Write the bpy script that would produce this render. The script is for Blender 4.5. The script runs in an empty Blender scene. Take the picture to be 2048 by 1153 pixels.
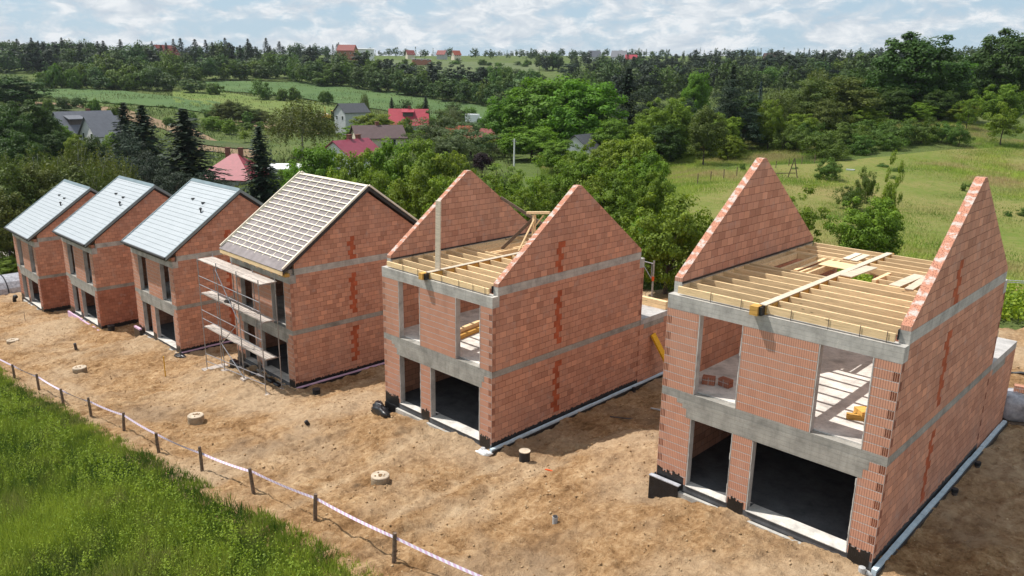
import bpy, math, random
import numpy as np
from mathutils import Matrix, Vector

SC = bpy.context.scene
COL = SC.collection
PI = math.pi
R = random.Random(7)
RNG = np.random.default_rng(11)

# ------------------------------------------------------------------ camera
CAMP = np.array([5.58, -19.483, 12.006])
YAW, PITCH, ROLL, FPX = -0.765, 0.264, 0.015, 1573.42     # FPX: focal length in pixels of a 2048 px wide frame
def cam_axes():
    cy, sy, cp, sp = math.cos(YAW), math.sin(YAW), math.cos(PITCH), math.sin(PITCH)
    f = np.array([sy*cp, cy*cp, -sp]); r = np.array([cy, -sy, 0.0]); u = np.cross(r, f)
    cr, sr = math.cos(ROLL), math.sin(ROLL)
    return cr*r+sr*u, -sr*r+cr*u, f
CR, CU, CF = cam_axes()
cd = bpy.data.cameras.new('camera')
cd.sensor_width = 36.0; cd.lens = FPX/2048*36; cd.clip_end = 9000; cd.clip_start = 0.3
co = bpy.data.objects.new('camera', cd); COL.objects.link(co)
M = Matrix.Identity(4)
for i in range(3):
    M[i][0], M[i][1], M[i][2], M[i][3] = CR[i], CU[i], -CF[i], CAMP[i]
co.matrix_world = M
SC.camera = co
FH = np.array([math.sin(YAW), math.cos(YAW)]); RH = np.array([math.cos(YAW), -math.sin(YAW)])   # level forward / right

def ray(col, row):
    return CR*(col-1024)/FPX - CU*(row-576.5)/FPX + CF
def at_v(col, row, v):                     # the point a level distance v ahead on a line of sight
    d = ray(col, row); return CAMP + d*(v/float(d[:2]@FH))
def uv_of(x, y):
    dx, dy = x-CAMP[0], y-CAMP[1]
    return dx*RH[0]+dy*RH[1], dx*FH[0]+dy*FH[1]
def xy_of(u, v):
    return CAMP[0]+u*RH[0]+v*FH[0], CAMP[1]+u*RH[1]+v*FH[1]

# ------------------------------------------------------------------ terrain
def sstep(a, b, x):
    t = np.clip((x-a)/(b-a), 0, 1); return t*t*(3-2*t)
SX = [-95, -80, -67.8, -54.5, -43.3, -29.1, -14.1, 0, 12, 30]
SZ = [-10.2, -9.3, -8.2, -6.75, -5.8, -4.05, -1.98, -.3, .7, 1.4]
HXs, HZs = [], []
for _x, _z in ((-67.8, -7.9), (-54.5, -6.3), (-43.3, -5.5), (-29.1, -3.76), (-14.1, -1.69), (0, 0)):
    HXs += [_x-6.95, _x-5.5, _x-4.4, _x+1.0]; HZs += [_z-.98, _z-.46, _z-.33, _z-.30]
HXs = [-95, -80]+HXs+[12, 30]; HZs = [-10.2, -9.3]+HZs+[.7, 1.4]
def site_z(x, y):
    z = np.interp(x, SX, SZ); z = z + (np.interp(x, HXs, HZs)-z)*sstep(-4.2, -1.0, y)
    z = z + .38*np.exp(-((x+9.3)/2.2)**2-((y-2.2)/2.6)**2) + .25*np.exp(-((x+24.5)/2.2)**2-((y-1.0)/3)**2)
    return z - .5*sstep(-8.6, -12, y)
_ctl = []
for sx in (-90, -68, -45, -25, -8, 6, 22):
    for sy in (-42, -24, -10, 6, 24):
        uu, vv = uv_of(sx, sy)
        if vv > -24: _ctl.append((uu, vv, float(site_z(sx, sy))))
for c, r_, v in [(2040,600,48),(2040,540,58),(2040,480,72),(2040,400,92),(2040,300,125),(1700,500,66),(1700,400,90),(1700,330,115),
    (1450,400,88),(1450,350,105),(1350,500,64),(2000,268,140),(1850,240,150),(1600,292,135),(1500,322,125),(1300,352,115),
    (820,268,250),(470,372,150),(165,272,190),(480,200,330),(100,186,330),(970,240,290),(650,172,420),(300,167,400),(1000,130,700),
    (1000,150,600),(800,124,750),(1400,126,900),(1024,112,1200),(200,116,650),(1600,121,900),(1900,205,250),(2040,205,220),(1750,172,400),
    (1500,112,1200),(0,170,400),(0,118,650),(-300,170,400),(-300,115,700),(2400,220,220),(2400,110,900),(2050,112,900),(700,300,160),
    (950,330,130),(1100,330,125),(600,330,145),(-200,320,170),(2500,330,120),(2600,600,45),(-500,430,110),(900,262,255),(640,245,270)]:
    p = at_v(c, r_, v); uu, vv = uv_of(p[0], p[1]); _ctl.append((uu, vv, p[2]))
for a in (-1.6, -.9, -.5, -.2, .1, .4, .9, 1.6):
    _ctl += [(a*1700, 1700, 49+6*math.sin(a*7)), (a*2600, 2600, 66), (a*4200, 4200, 80)]
_C = np.array(_ctl)
def _warp(u, v):
    v = np.maximum(v, -32); return np.stack([np.clip(u/(v+40), -3, 3)*1.6, np.log(v+40)], -1)
_P = _warp(_C[:,0], _C[:,1]); _n = len(_P)
_K = np.linalg.norm(_P[:,None]-_P[None], axis=-1)
_A = np.zeros((_n+3, _n+3)); _A[:_n,:_n] = _K - np.eye(_n)*.004
_A[:_n,_n] = 1; _A[:_n,_n+1:] = _P; _A[_n:,:_n] = _A[:_n,_n:].T
_Wt = np.linalg.solve(_A, np.concatenate([_C[:,2], np.zeros(3)]))
def far_z(x, y):
    u, v = uv_of(x, y); q = _warp(np.asarray(u, float), np.asarray(v, float)); sh = q.shape[:-1]; q = q.reshape(-1, 2)
    o = np.zeros(len(q))
    for i in range(0, len(q), 4000):
        s = q[i:i+4000]; k = np.linalg.norm(s[:,None]-_P[None], axis=-1)
        o[i:i+4000] = k@_Wt[:_n] + _Wt[_n] + s@_Wt[_n+1:]
    return o.reshape(sh)
def in_site(x, y):
    return sstep(-100, -84, x)*(1-sstep(10, 22, x))*sstep(-46, -30, y)*(1-sstep(28, 40, y))
def gz(x, y):
    x = np.asarray(x, float); y = np.asarray(y, float); m = in_site(x, y)
    return far_z(x, y)*(1-m) + site_z(x, y)*m
def hit(col, row, v0=18., v1=3000.):       # where a line of sight meets the ground
    vs = np.geomspace(v0, v1, 260); d = ray(col, row); t = vs/float(d[:2]@FH)
    P = CAMP+d*t[:,None]; h = P[:,2]-gz(P[:,0], P[:,1]); k = np.nonzero(h < 0)[0]
    if len(k) == 0: return P[-1]
    i = k[0]
    if i == 0: return P[0]
    f = h[i-1]/(h[i-1]-h[i]); return P[i-1]+(P[i]-P[i-1])*f

# value noise on a lattice, vectorised
_LAT = RNG.random((256, 256))
def vnoise(x, y):
    x0 = np.floor(x).astype(int); y0 = np.floor(y).astype(int); fx = x-x0; fy = y-y0
    fx = fx*fx*(3-2*fx); fy = fy*fy*(3-2*fy); g = lambda i, j: _LAT[i & 255, j & 255]
    return (g(x0,y0)*(1-fx)+g(x0+1,y0)*fx)*(1-fy)+(g(x0,y0+1)*(1-fx)+g(x0+1,y0+1)*fx)*fy
def fbm(x, y, o=4, lac=2.07, gain=.5):
    s = 0; a = 1; t = 0
    for i in range(o):
        s = s+a*vnoise(x+i*17.3, y+i*9.1); t += a; a *= gain; x = x*lac; y = y*lac
    return s/t

# ------------------------------------------------------------------ objects
def tag(o, label=None, cat=None, group=None, kind=None):
    if label: o['label'] = label
    if cat: o['category'] = cat
    if group: o['group'] = group
    if kind: o['kind'] = kind
    return o
def empty(name, loc, rz=0.0, label=None, cat=None, group=None):
    o = bpy.data.objects.new(name, None); COL.objects.link(o); o.empty_display_size = .3
    o.location = [float(c) for c in loc]; o.rotation_euler = (0, 0, rz)
    return tag(o, label, cat, group)
def link_mesh(name, me, parent=None):
    o = bpy.data.objects.new(name, me); COL.objects.link(o)
    if parent is not None: o.parent = parent
    return o
def np_mesh(name, V, F, mats, tint=None, mi=None, smooth=False):
    """V (n,3), F list of equal-length index rows"""
    V = np.asarray(V, np.float32); F = np.asarray(F, np.int32); me = bpy.data.meshes.new(name)
    n, k = F.shape
    me.vertices.add(len(V)); me.vertices.foreach_set('co', V.ravel())
    me.loops.add(n*k); me.loops.foreach_set('vertex_index', F.ravel())
    me.polygons.add(n); me.polygons.foreach_set('loop_start', np.arange(0, n*k, k, dtype=np.int32))
    me.update(calc_edges=True)
    for m in (mats if isinstance(mats, (list, tuple)) else [mats]): me.materials.append(m)
    if mi is not None: me.polygons.foreach_set('material_index', np.asarray(mi, np.int32))
    if smooth: me.polygons.foreach_set('use_smooth', np.ones(n, bool))
    if tint is not None:
        a = me.attributes.new('tint', 'FLOAT', 'POINT'); a.data.foreach_set('value', np.asarray(tint, np.float32))
    return me
class MB:
    """collects boxes, bars, tubes and prisms into one mesh"""
    def __init__(s): s.v = []; s.f = []; s.m = []
    def poly(s, pts, faces, mi=0):
        b = len(s.v); s.v += [tuple(map(float, p)) for p in pts]
        for f in faces: s.f.append([b+i for i in f]); s.m.append(mi)
        return s
    def box(s, x0, x1, y0, y1, z0, z1, mi=0):
        return s.poly([(x0,y0,z0),(x1,y0,z0),(x1,y1,z0),(x0,y1,z0),(x0,y0,z1),(x1,y0,z1),(x1,y1,z1),(x0,y1,z1)],
                      [(0,3,2,1),(4,5,6,7),(0,1,5,4),(1,2,6,5),(2,3,7,6),(3,0,4,7)], mi)
    def bar(s, a, b, w, h, up=(0,0,1), mi=0):
        a = Vector(a); b = Vector(b); d = (b-a).normalized(); u = Vector(up)
        if abs(d.dot(u)) > .98: u = Vector((1,0,0))
        x = d.cross(u).normalized()*(w/2); y = x.cross(d).normalized()*(h/2)
        p = [a-x-y, a+x-y, a+x+y, a-x+y, b-x-y, b+x-y, b+x+y, b-x+y]
        return s.poly(p, [(0,3,2,1),(4,5,6,7),(0,1,5,4),(1,2,6,5),(2,3,7,6),(3,0,4,7)], mi)
    def tube(s, pts, rad, n=8, mi=0, cap=True):
        pts = [Vector(p) for p in pts]
        if not isinstance(rad, (list, tuple)): rad = [rad]*len(pts)
        b = len(s.v); ref = None
        for i, p in enumerate(pts):
            d = (pts[min(i+1, len(pts)-1)]-pts[max(i-1, 0)]).normalized()
            if ref is None: ref = d.orthogonal().normalized()
            x = (ref-d*ref.dot(d)).normalized(); ref = x; y = d.cross(x)
            for k in range(n):
                t = 2*PI*k/n; s.v.append(tuple(p+(x*math.cos(t)+y*math.sin(t))*rad[i]))
        for i in range(len(pts)-1):
            for k in range(n):
                k2 = (k+1) % n; s.f.append([b+i*n+k, b+i*n+k2, b+(i+1)*n+k2, b+(i+1)*n+k]); s.m.append(mi)
        if cap:
            s.f.append([b+k for k in range(n)][::-1]); s.m.append(mi)
            e = b+(len(pts)-1)*n; s.f.append([e+k for k in range(n)]); s.m.append(mi)
        return s
    def prism(s, prof, axis, a, b, mi=0, side_mi=None):
        """outline in the other two axes, swept along axis from a to b"""
        n = len(prof)
        def P(q, t): return {'x': (t, q[0], q[1]), 'y': (q[0], t, q[1]), 'z': (q[0], q[1], t)}[axis]
        pts = [P(q, a) for q in prof]+[P(q, b) for q in prof]
        base = len(s.v); s.v += pts
        s.f.append([base+i for i in range(n)][::-1]); s.m.append(mi); s.f.append([base+n+i for i in range(n)]); s.m.append(mi)
        for i in range(n):
            j = (i+1) % n; s.f.append([base+i, base+j, base+n+j, base+n+i]); s.m.append(mi if side_mi is None else side_mi[i])
        return s
    def build(s, name, mats, parent=None, smooth=False, bevel=0):
        me = bpy.data.meshes.new(name); me.from_pydata(s.v, [], s.f)
        for m in (mats if isinstance(mats, (list, tuple)) else [mats]): me.materials.append(m)
        me.polygons.foreach_set('material_index', np.array(s.m, np.int32))
        if smooth: me.polygons.foreach_set('use_smooth', np.ones(len(s.f), bool))
        me.validate(); me.update()
        import bmesh
        bm = bmesh.new(); bm.from_mesh(me); bmesh.ops.recalc_face_normals(bm, faces=bm.faces); bm.to_mesh(me); bm.free()
        o = link_mesh(name, me, parent)
        if bevel:
            b = o.modifiers.new('bevel', 'BEVEL'); b.width = bevel; b.segments = 1; b.limit_method = 'ANGLE'
        return o
# ------------------------------------------------------------------ materials
class NT:
    def __init__(s, name):
        s.m = bpy.data.materials.new(name); s.m.use_nodes = True; s.t = s.m.node_tree; s.n = s.t.nodes; s.l = s.t.links
        s.n.clear(); s.out = s.n.new('ShaderNodeOutputMaterial')
    def new(s, typ, **k):
        n = s.n.new(typ)
        for a, v in k.items(): setattr(n, a, v)
        return n
    def put(s, sock, v):
        if hasattr(v, 'is_output'): s.l.new(v, sock)
        elif v is not None:
            if isinstance(v, (tuple, list)) and len(v) == 3 and sock.type == 'RGBA': v = (*v, 1)
            sock.default_value = v
    def obj(s): return s.new('ShaderNodeTexCoord').outputs['Object']
    def pos(s): return s.new('ShaderNodeNewGeometry').outputs['Position']
    def attr(s, name='tint'): return s.new('ShaderNodeAttribute', attribute_name=name).outputs['Fac']
    def rand(s): return s.new('ShaderNodeObjectInfo').outputs['Random']
    def loc(s): return s.new('ShaderNodeObjectInfo').outputs['Location']
    def math(s, op, a, b=None, c=None, clamp=False):
        n = s.new('ShaderNodeMath', operation=op, use_clamp=clamp)
        for i, v in enumerate((a, b, c)):
            if v is not None: s.put(n.inputs[i], v)
        return n.outputs[0]
    def vmath(s, op, a, b=None):
        n = s.new('ShaderNodeVectorMath', operation=op); s.put(n.inputs[0], a)
        if b is not None: s.put(n.inputs[1], b)
        return n.outputs[0]
    def sep(s, v):
        n = s.new('ShaderNodeSeparateXYZ'); s.put(n.inputs[0], v); return n.outputs
    def comb(s, x, y, z=0.0):
        n = s.new('ShaderNodeCombineXYZ')
        for i, v in enumerate((x, y, z)): s.put(n.inputs[i], v)
        return n.outputs[0]
    def noise(s, vec, scale, detail=3.0, rough=.55, dist=0.0):
        n = s.new('ShaderNodeTexNoise'); s.put(n.inputs['Vector'], vec)
        for k, v in (('Scale', scale), ('Detail', detail), ('Roughness', rough), ('Distortion', dist)): n.inputs[k].default_value = v
        return n.outputs['Fac']
    def voro(s, vec, scale, out='Distance', feature='F1'):
        n = s.new('ShaderNodeTexVoronoi', feature=feature); s.put(n.inputs['Vector'], vec); n.inputs['Scale'].default_value = scale
        return n.outputs[out]
    def ramp(s, fac, stops, interp='LINEAR'):
        n = s.new('ShaderNodeValToRGB'); n.color_ramp.interpolation = interp; e = n.color_ramp.elements
        while len(e) < len(stops): e.new(0.5)
        for i, (p, c) in enumerate(stops):
            e[i].position = p; e[i].color = (*c, 1) if isinstance(c, (tuple, list)) else (c, c, c, 1)
        s.put(n.inputs['Fac'], fac); return n.outputs['Color']
    def mix(s, fac, a, b, blend='MIX'):
        n = s.new('ShaderNodeMix', data_type='RGBA', blend_type=blend); s.put(n.inputs[0], fac); s.put(n.inputs[6], a); s.put(n.inputs[7], b)
        return n.outputs[2]
    def brick(s, vec, c1, c2, mortar, w, h, ms=.012, smooth=.1, off=.5):
        n = s.new('ShaderNodeTexBrick', offset=off, offset_frequency=2); s.put(n.inputs['Vector'], vec)
        for k, v in (('Color1', c1), ('Color2', c2), ('Mortar', mortar)): s.put(n.inputs[k], v)
        for k, v in (('Scale', 1.0), ('Mortar Size', ms), ('Mortar Smooth', smooth), ('Bias', 0.0), ('Brick Width', w), ('Row Height', h)): n.inputs[k].default_value = v
        return n.outputs
    def bump(s, h, strength=.5, dist=.02):
        n = s.new('ShaderNodeBump'); n.inputs['Strength'].default_value = strength; n.inputs['Distance'].default_value = dist
        s.put(n.inputs['Height'], h); return n.outputs['Normal']
    def pbr(s, col, rough=.85, normal=None, metal=0.0, spec=.3, alpha=None, trans=0.0):
        p = s.new('ShaderNodeBsdfPrincipled'); s.put(p.inputs['Base Color'], col); s.put(p.inputs['Roughness'], rough)
        p.inputs['Metallic'].default_value = metal; p.inputs['Specular IOR Level'].default_value = spec
        if trans: p.inputs['Transmission Weight'].default_value = trans
        if normal is not None: s.l.new(normal, p.inputs['Normal'])
        s.l.new(p.outputs[0], s.out.inputs['Surface']); return s.m
MT = {}
def plain(name, col, rough=.7, var=.25, scale=6.0, metal=0.0, spec=.3, bump=.15):
    t = NT(name); o = t.vmath('ADD', t.obj(), t.loc())
    n = t.noise(o, scale, 4); c = t.mix(t.ramp(n, [(.3, 0.), (.7, 1.)]), tuple(x*(1-var) for x in col), tuple(min(1, x*(1+var)) for x in col))
    MT[name] = t.pbr(c, rough, t.bump(t.noise(o, scale*8, 2), bump, .01) if bump else None, metal, spec); return MT[name]

def brick_mat(name, base, ribs=True):
    t = NT(name); o = t.obj(); x, y, z = t.sep(o)
    g = t.new('ShaderNodeNewGeometry'); vt = t.new('ShaderNodeVectorTransform', vector_type='NORMAL', convert_from='WORLD', convert_to='OBJECT')
    t.l.new(g.outputs['True Normal'], vt.inputs[0]); nx, ny, nz = t.sep(vt.outputs[0])
    front = t.math('GREATER_THAN', t.math('ABSOLUTE', ny), .5)
    h = t.math('ADD', z, .1)
    wob = t.math('MULTIPLY', t.math('SUBTRACT', t.noise(t.vmath('ADD', o, t.loc()), 1.3, 2), .5), .03)
    h = t.math('ADD', h, wob)
    c1 = tuple(v*.88 for v in base); c2 = tuple(v*1.10 for v in base)
    a = t.brick(t.comb(y, h), c1, c2, tuple(v*.36 for v in base), .375, .25, .008, .3)
    b = t.brick(t.comb(x, h), base, base, (.47, .41, .38), 60., .25, .014, .3, 0.0)
    rib = t.brick(t.comb(x, 0.1), (1,1,1), (1,1,1), (.42,.40,.40), .062, 40., .006, .4, 0.0)
    fc = t.mix(1.0, b['Color'], rib['Color'], 'MULTIPLY')
    c = t.mix(front, a['Color'], fc)
    # tones from block to block, and lime and dust stains
    w = t.vmath('ADD', o, t.loc())
    cell = t.new('ShaderNodeTexWhiteNoise', noise_dimensions='3D')
    hor = t.mix(front, y, x)
    row = t.math('FLOOR', t.math('DIVIDE', h, .25))
    bw = t.math('SUBTRACT', .375, t.math('MULTIPLY', front, .125)); cidx = t.math('FLOOR', t.math('DIVIDE', t.math('ADD', hor, t.math('MULTIPLY', t.math('ABSOLUTE', t.math('MODULO', t.math('ADD', row, 1.0), 2.0)), t.math('MULTIPLY', bw, .5))), bw))
    t.l.new(t.vmath('ADD', t.comb(cidx, row, front), t.loc()), cell.inputs['Vector'])
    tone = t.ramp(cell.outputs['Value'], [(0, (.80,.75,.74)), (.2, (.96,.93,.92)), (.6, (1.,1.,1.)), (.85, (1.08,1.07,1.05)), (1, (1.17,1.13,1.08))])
    tone = t.mix(t.math('MULTIPLY', front, .6), tone, (1.12, 1.14, 1.16)); c = t.mix(1.0, c, tone, 'MULTIPLY')  # front faces also lightened, sunlight put into the block colour
    st = t.noise(w, .55, 5, .6); c = t.mix(t.ramp(st, [(.48, 0.), (.72, .4)]), c, tuple(v*k for v, k in zip(base, (.95, 1.12, 1.25))))
    st2 = t.noise(w, 2.2, 4, .65); c = t.mix(t.ramp(st2, [(.57, 0.), (.72, .38)]), c, (.46, .36, .32))
    st3 = t.noise(t.vmath('MULTIPLY', w, (1.0, 1.0, .3)), 1.1, 4, .6); c = t.mix(t.ramp(st3, [(.55, 0.), (.75, .45)]), c, tuple(v*.55 for v in base))
    hb = t.mix(front, a['Fac'], t.math('MAXIMUM', b['Fac'], rib['Fac']))
    hgt = t.math('ADD', t.math('MULTIPLY', hb, -1.0), t.math('MULTIPLY', t.noise(w, 40, 3), .35))
    MT[name] = t.pbr(c, .92, t.bump(hgt, .7, .012), spec=.15)
TERRA = (.53, .268, .180)
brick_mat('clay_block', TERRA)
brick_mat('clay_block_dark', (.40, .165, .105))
plain('red_infill', (.40, .105, .05), .9, .28, 3.0, spec=.12)

def concrete(name, col, board=True):
    t = NT(name); o = t.vmath('ADD', t.obj(), t.loc()); x, y, z = t.sep(o)
    n = t.noise(o, 1.6, 6, .65); c = t.ramp(n, [(.28, tuple(v*.58 for v in col)), (.5, col), (.74, tuple(min(.9, v*1.32) for v in col))])
    drip = t.noise(t.vmath('MULTIPLY', o, (5., 5., .7)), 1.5, 4, .6); c = t.mix(t.ramp(drip, [(.5, 0.), (.72, .4)]), c, tuple(v*.55 for v in col))
    pit = t.noise(o, 26, 3); c = t.mix(t.ramp(pit, [(.62, 0.), (.7, .5)]), c, tuple(v*.5 for v in col))
    hgt = t.math('ADD', n, t.math('MULTIPLY', pit, .4))
    if board:
        bl = t.math('FRACT', t.math('DIVIDE', t.math('ADD', z, t.math('MULTIPLY', t.noise(o, .8, 1), .03)), .135))
        ln = t.math('LESS_THAN', bl, .07); c = t.mix(t.math('MULTIPLY', ln, .45), c, tuple(v*.5 for v in col)); hgt = t.math('SUBTRACT', hgt, t.math('MULTIPLY', ln, .6))
    MT[name] = t.pbr(c, .9, t.bump(hgt, .5, .012), spec=.2)
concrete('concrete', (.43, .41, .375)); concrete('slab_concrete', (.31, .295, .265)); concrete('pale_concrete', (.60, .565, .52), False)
concrete('block_concrete', (.34, .32, .285)); concrete('jamb', (.42, .40, .385), False)

def gable_top():
    t = NT('cut_block_top'); o = t.obj(); x, y, z = t.sep(o); w = t.vmath('ADD', o, t.loc())
    p = t.voro(t.vmath('MULTIPLY', o, (38., 30., 8.)), 1.0); c = t.ramp(p, [(.18, (.16, .06, .04)), (.42, (.50, .235, .155))])
    s = t.math('FRACT', t.math('DIVIDE', t.math('ADD', y, t.math('MULTIPLY', t.noise(w, 1.1, 4), 1.3)), .335))
    b = t.math('MULTIPLY', t.ramp(t.math('ABSOLUTE', t.math('SUBTRACT', s, .5)), [(.12, 1.), (.30, 0.)]), t.ramp(t.noise(w, 6.5, 4, .65), [(.40, 0.), (.52, 1.)]))
    c = t.mix(b, c, t.mix(t.noise(w, 22, 3), (.38, .29, .24), (.64, .59, .55)))
    MT['cut_block_top'] = t.pbr(c, .9, t.bump(p, .6, .02), spec=.15)
gable_top()

def timber(name, col, dark=.55):
    t = NT(name); o = t.vmath('ADD', t.obj(), t.loc()); r = t.rand()
    o2 = t.vmath('ADD', o, t.comb(r, t.math('MULTIPLY', r, 7.), r))
    g = t.noise(t.vmath('MULTIPLY', o2, (2.2, 14., 26.)), 1.0, 4, .6, .6)
    c = t.ramp(g, [(.3, tuple(v*dark for v in col)), (.52, col), (.8, tuple(min(.95, v*1.25) for v in col))])
    k = t.voro(t.vmath('MULTIPLY', o2, (1.3, 1.3, 4.)), 1.0); c = t.mix(t.ramp(k, [(.03, .85), (.10, 0.)]), c, tuple(v*.30 for v in col))
    br = t.math('ADD', .82, t.math('MULTIPLY', r, .36)); c = t.mix(1.0, c, t.comb(br, br, t.math('MULTIPLY', br, .96)), 'MULTIPLY')
    MT[name] = t.pbr(c, .75, t.bump(g, .25, .005), spec=.2)
timber('pine', (.74, .535, .315), .74); timber('pine_yellow', (.58, .33, .09), .6); timber('pale_plank', (.62, .53, .43), .75); timber('grey_wood', (.14, .10, .075), .5)
timber('scaffold_plank', (.46, .40, .37), .66); timber('formwork_yellow', (.62, .33, .02), .7)

def roof_metal():
    t = NT('roof_sheet_metal'); o = t.obj(); n = t.noise(o, .8, 4); c = t.mix(n, (.31, .34, .36), (.37, .40, .425))
    MT['roof_sheet_metal'] = t.pbr(c, t.ramp(t.noise(o, 3, 3), [(.3, .42), (.7, .55)]), metal=.15, spec=.5)
roof_metal()
plain('roof_trim', (.20, .26, .28), .4, .12, 2, .3, .5, 0); plain('dark_trim', (.035, .033, .035), .55, .2, 3)
plain('membrane', (.215, .185, .185), .7, .22, 2.5, bump=.3); plain('batten_wood', (.82, .74, .60), .8, .1, 5)
plain('bitumen', (.012, .011, .012), .35, .4, 9, spec=.5, bump=.6); plain('black_foil', (.016, .016, .019), .32, .4, 5, spec=.55, bump=.5)
plain('xps_blue', (.50, .60, .66), .75, .16, 3.5); plain('xps_pink', (.62, .42, .56), .75, .15, 3.5); plain('styro_white', (.78, .80, .80), .7, .08, 4)
plain('steel_tube', (.36, .36, .38), .42, .3, 6, .7, .5, 0); plain('rusty_steel', (.10, .085, .08), .7, .4, 9, .3)
plain('orange_plastic', (.62, .09, .02), .45, .15, 4); plain('grey_plastic', (.42, .42, .42), .45, .2, 5); plain('black_plastic', (.02, .02, .022), .5, .3, 5)
plain('post_wood', (.15, .105, .075), .9, .45, 14, bump=.5); plain('bag_plastic', (.36, .36, .39), .25, .35, 5, spec=.6, bump=.8)

def tape_mat():
    t = NT('barrier_tape'); x, y, z = t.sep(t.obj())
    s = t.math('GREATER_THAN', t.math('FRACT', t.math('ADD', t.math('MULTIPLY', x, 4.0), t.math('MULTIPLY', z, 6.))), .5)
    MT['barrier_tape'] = t.pbr(t.mix(s, (.62, .59, .66), (.52, .36, .50)), .45, spec=.4)
tape_mat()

def soil():
    t = NT('bare_soil'); p = t.pos(); x, y, z = t.sep(p)
    big = t.noise(p, .16, 4, .6); mid = t.noise(t.vmath('MULTIPLY', p, (1.0, .75, 1.)), .8, 5, .68, .6); fine = t.noise(p, 5.5, 5, .72); grit = t.noise(p, 24, 3, .7)
    c = t.ramp(t.math('ADD', t.math('MULTIPLY', mid, .40), t.math('ADD', t.math('MULTIPLY', fine, .36), t.math('MULTIPLY', t.noise(p, 2.2, 4, .7, .5), .24))),
               [(.34, (.095, .050, .022)), (.43, (.225, .124, .055)), (.50, (.345, .206, .100)), (.57, (.465, .300, .160)), (.67, (.64, .475, .295))])
    c = t.mix(t.ramp(big, [(.44, 0.), (.60, .75)]), c, t.mix(fine, (.27, .175, .10), (.68, .52, .35)))
    gl = t.noise(t.vmath('ADD', p, (31., 7., 0.)), .22, 3, .6); c = t.mix(t.ramp(gl, [(.56, 0.), (.70, .5)]), c, t.mix(mid, (.15, .10, .065), (.32, .225, .145)))
    # packed pale strips left by digger tracks
    for cx, wd, sl in ((-11.6, .9, .05), (-17.3, .6, .12), (-13.2, .5, .05)):
        d = t.math('ABSOLUTE', t.math('ADD', t.math('SUBTRACT', x, cx), t.math('ADD', t.math('MULTIPLY', y, sl), t.math('MULTIPLY', t.math('SUBTRACT', mid, .5), 1.2))))
        f = t.math('MULTIPLY', t.ramp(t.math('DIVIDE', d, wd), [(.1, .42), (1., 0.)]), t.ramp(t.noise(p, .7, 3), [(.35, 0.), (.6, 1.)]))
        f = t.math('MULTIPLY', f, t.math('LESS_THAN', y, 1.5)); c = t.mix(f, c, t.mix(fine, (.50, .37, .23), (.66, .52, .36)))
    c = t.mix(t.ramp(grit, [(.64, 0.), (.74, .55)]), c, (.54, .42, .29)); c = t.mix(t.ramp(grit, [(.24, .3), (.33, 0.)]), c, (.11, .07, .045))
    h = t.math('ADD', t.math('MULTIPLY', mid, .45), t.math('ADD', t.math('MULTIPLY', fine, .8), t.math('MULTIPLY', grit, .35)))
    MT['bare_soil'] = t.pbr(c, .95, t.bump(h, 1.0, .16), spec=.1)
    t = NT('soil_clod'); tn = t.attr(); MT['soil_clod'] = t.pbr(t.ramp(tn, [(0, (.24, .145, .072)), (.5, (.36, .235, .125)), (1, (.52, .385, .24))]), .95, spec=.1)
soil()

def terrain_mat():
    t = NT('meadow_ground'); p = t.pos()
    a = t.noise(p, .012, 4, .6); b = t.noise(t.vmath('MULTIPLY', p, (1., 1., .2)), .07, 5, .65, .8); c_ = t.noise(p, .6, 4, .7); d = t.noise(p, 3.0, 3, .7)
    m = t.math('ADD', t.math('MULTIPLY', b, .6), t.math('ADD', t.math('MULTIPLY', c_, .25), t.math('MULTIPLY', d, .15)))
    c = t.ramp(m, [(.30, (.038, .062, .018)), (.45, (.072, .100, .028)), (.55, (.105, .130, .040)), (.66, (.150, .140, .062)), (.8, (.19, .150, .085))])
    c = t.mix(t.ramp(a, [(.42, 0.), (.6, .75)]), c, t.mix(c_, (.062, .098, .024), (.110, .150, .040)))
    MT['meadow_ground'] = t.pbr(c, .95, t.bump(t.math('ADD', c_, d), .8, .3), spec=.1)
    for nm, c1, c2, st in (('wheat', (.064, .112, .040), (.096, .148, .052), .25), ('ploughed', (.17, .115, .07), (.27, .19, .12), .5), ('potato', (.035, .075, .022), (.10, .10, .045), .9),
                           ('far_field', (.085, .115, .05), (.125, .145, .065), .2), ('gravel_lane', (.42, .38, .32), (.54, .50, .44), .3), ('rear_meadow', (.092, .145, .020), (.235, .190, .078), .6), ('light_grass', (.100, .155, .036), (.155, .180, .055), .4)):
        t = NT(nm); p = t.pos(); n1 = t.noise(p, .05, 4, .6); n2 = t.noise(p, 1.1, 4, .7)
        MT[nm] = t.pbr(t.mix(t.ramp(t.math('ADD', t.math('MULTIPLY', n1, .6), t.math('MULTIPLY', n2, .4)), [(.35, 0.), (.65, 1.)]), c1, c2), .95, t.bump(n2, .5, .2), spec=.1)
terrain_mat()

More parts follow.
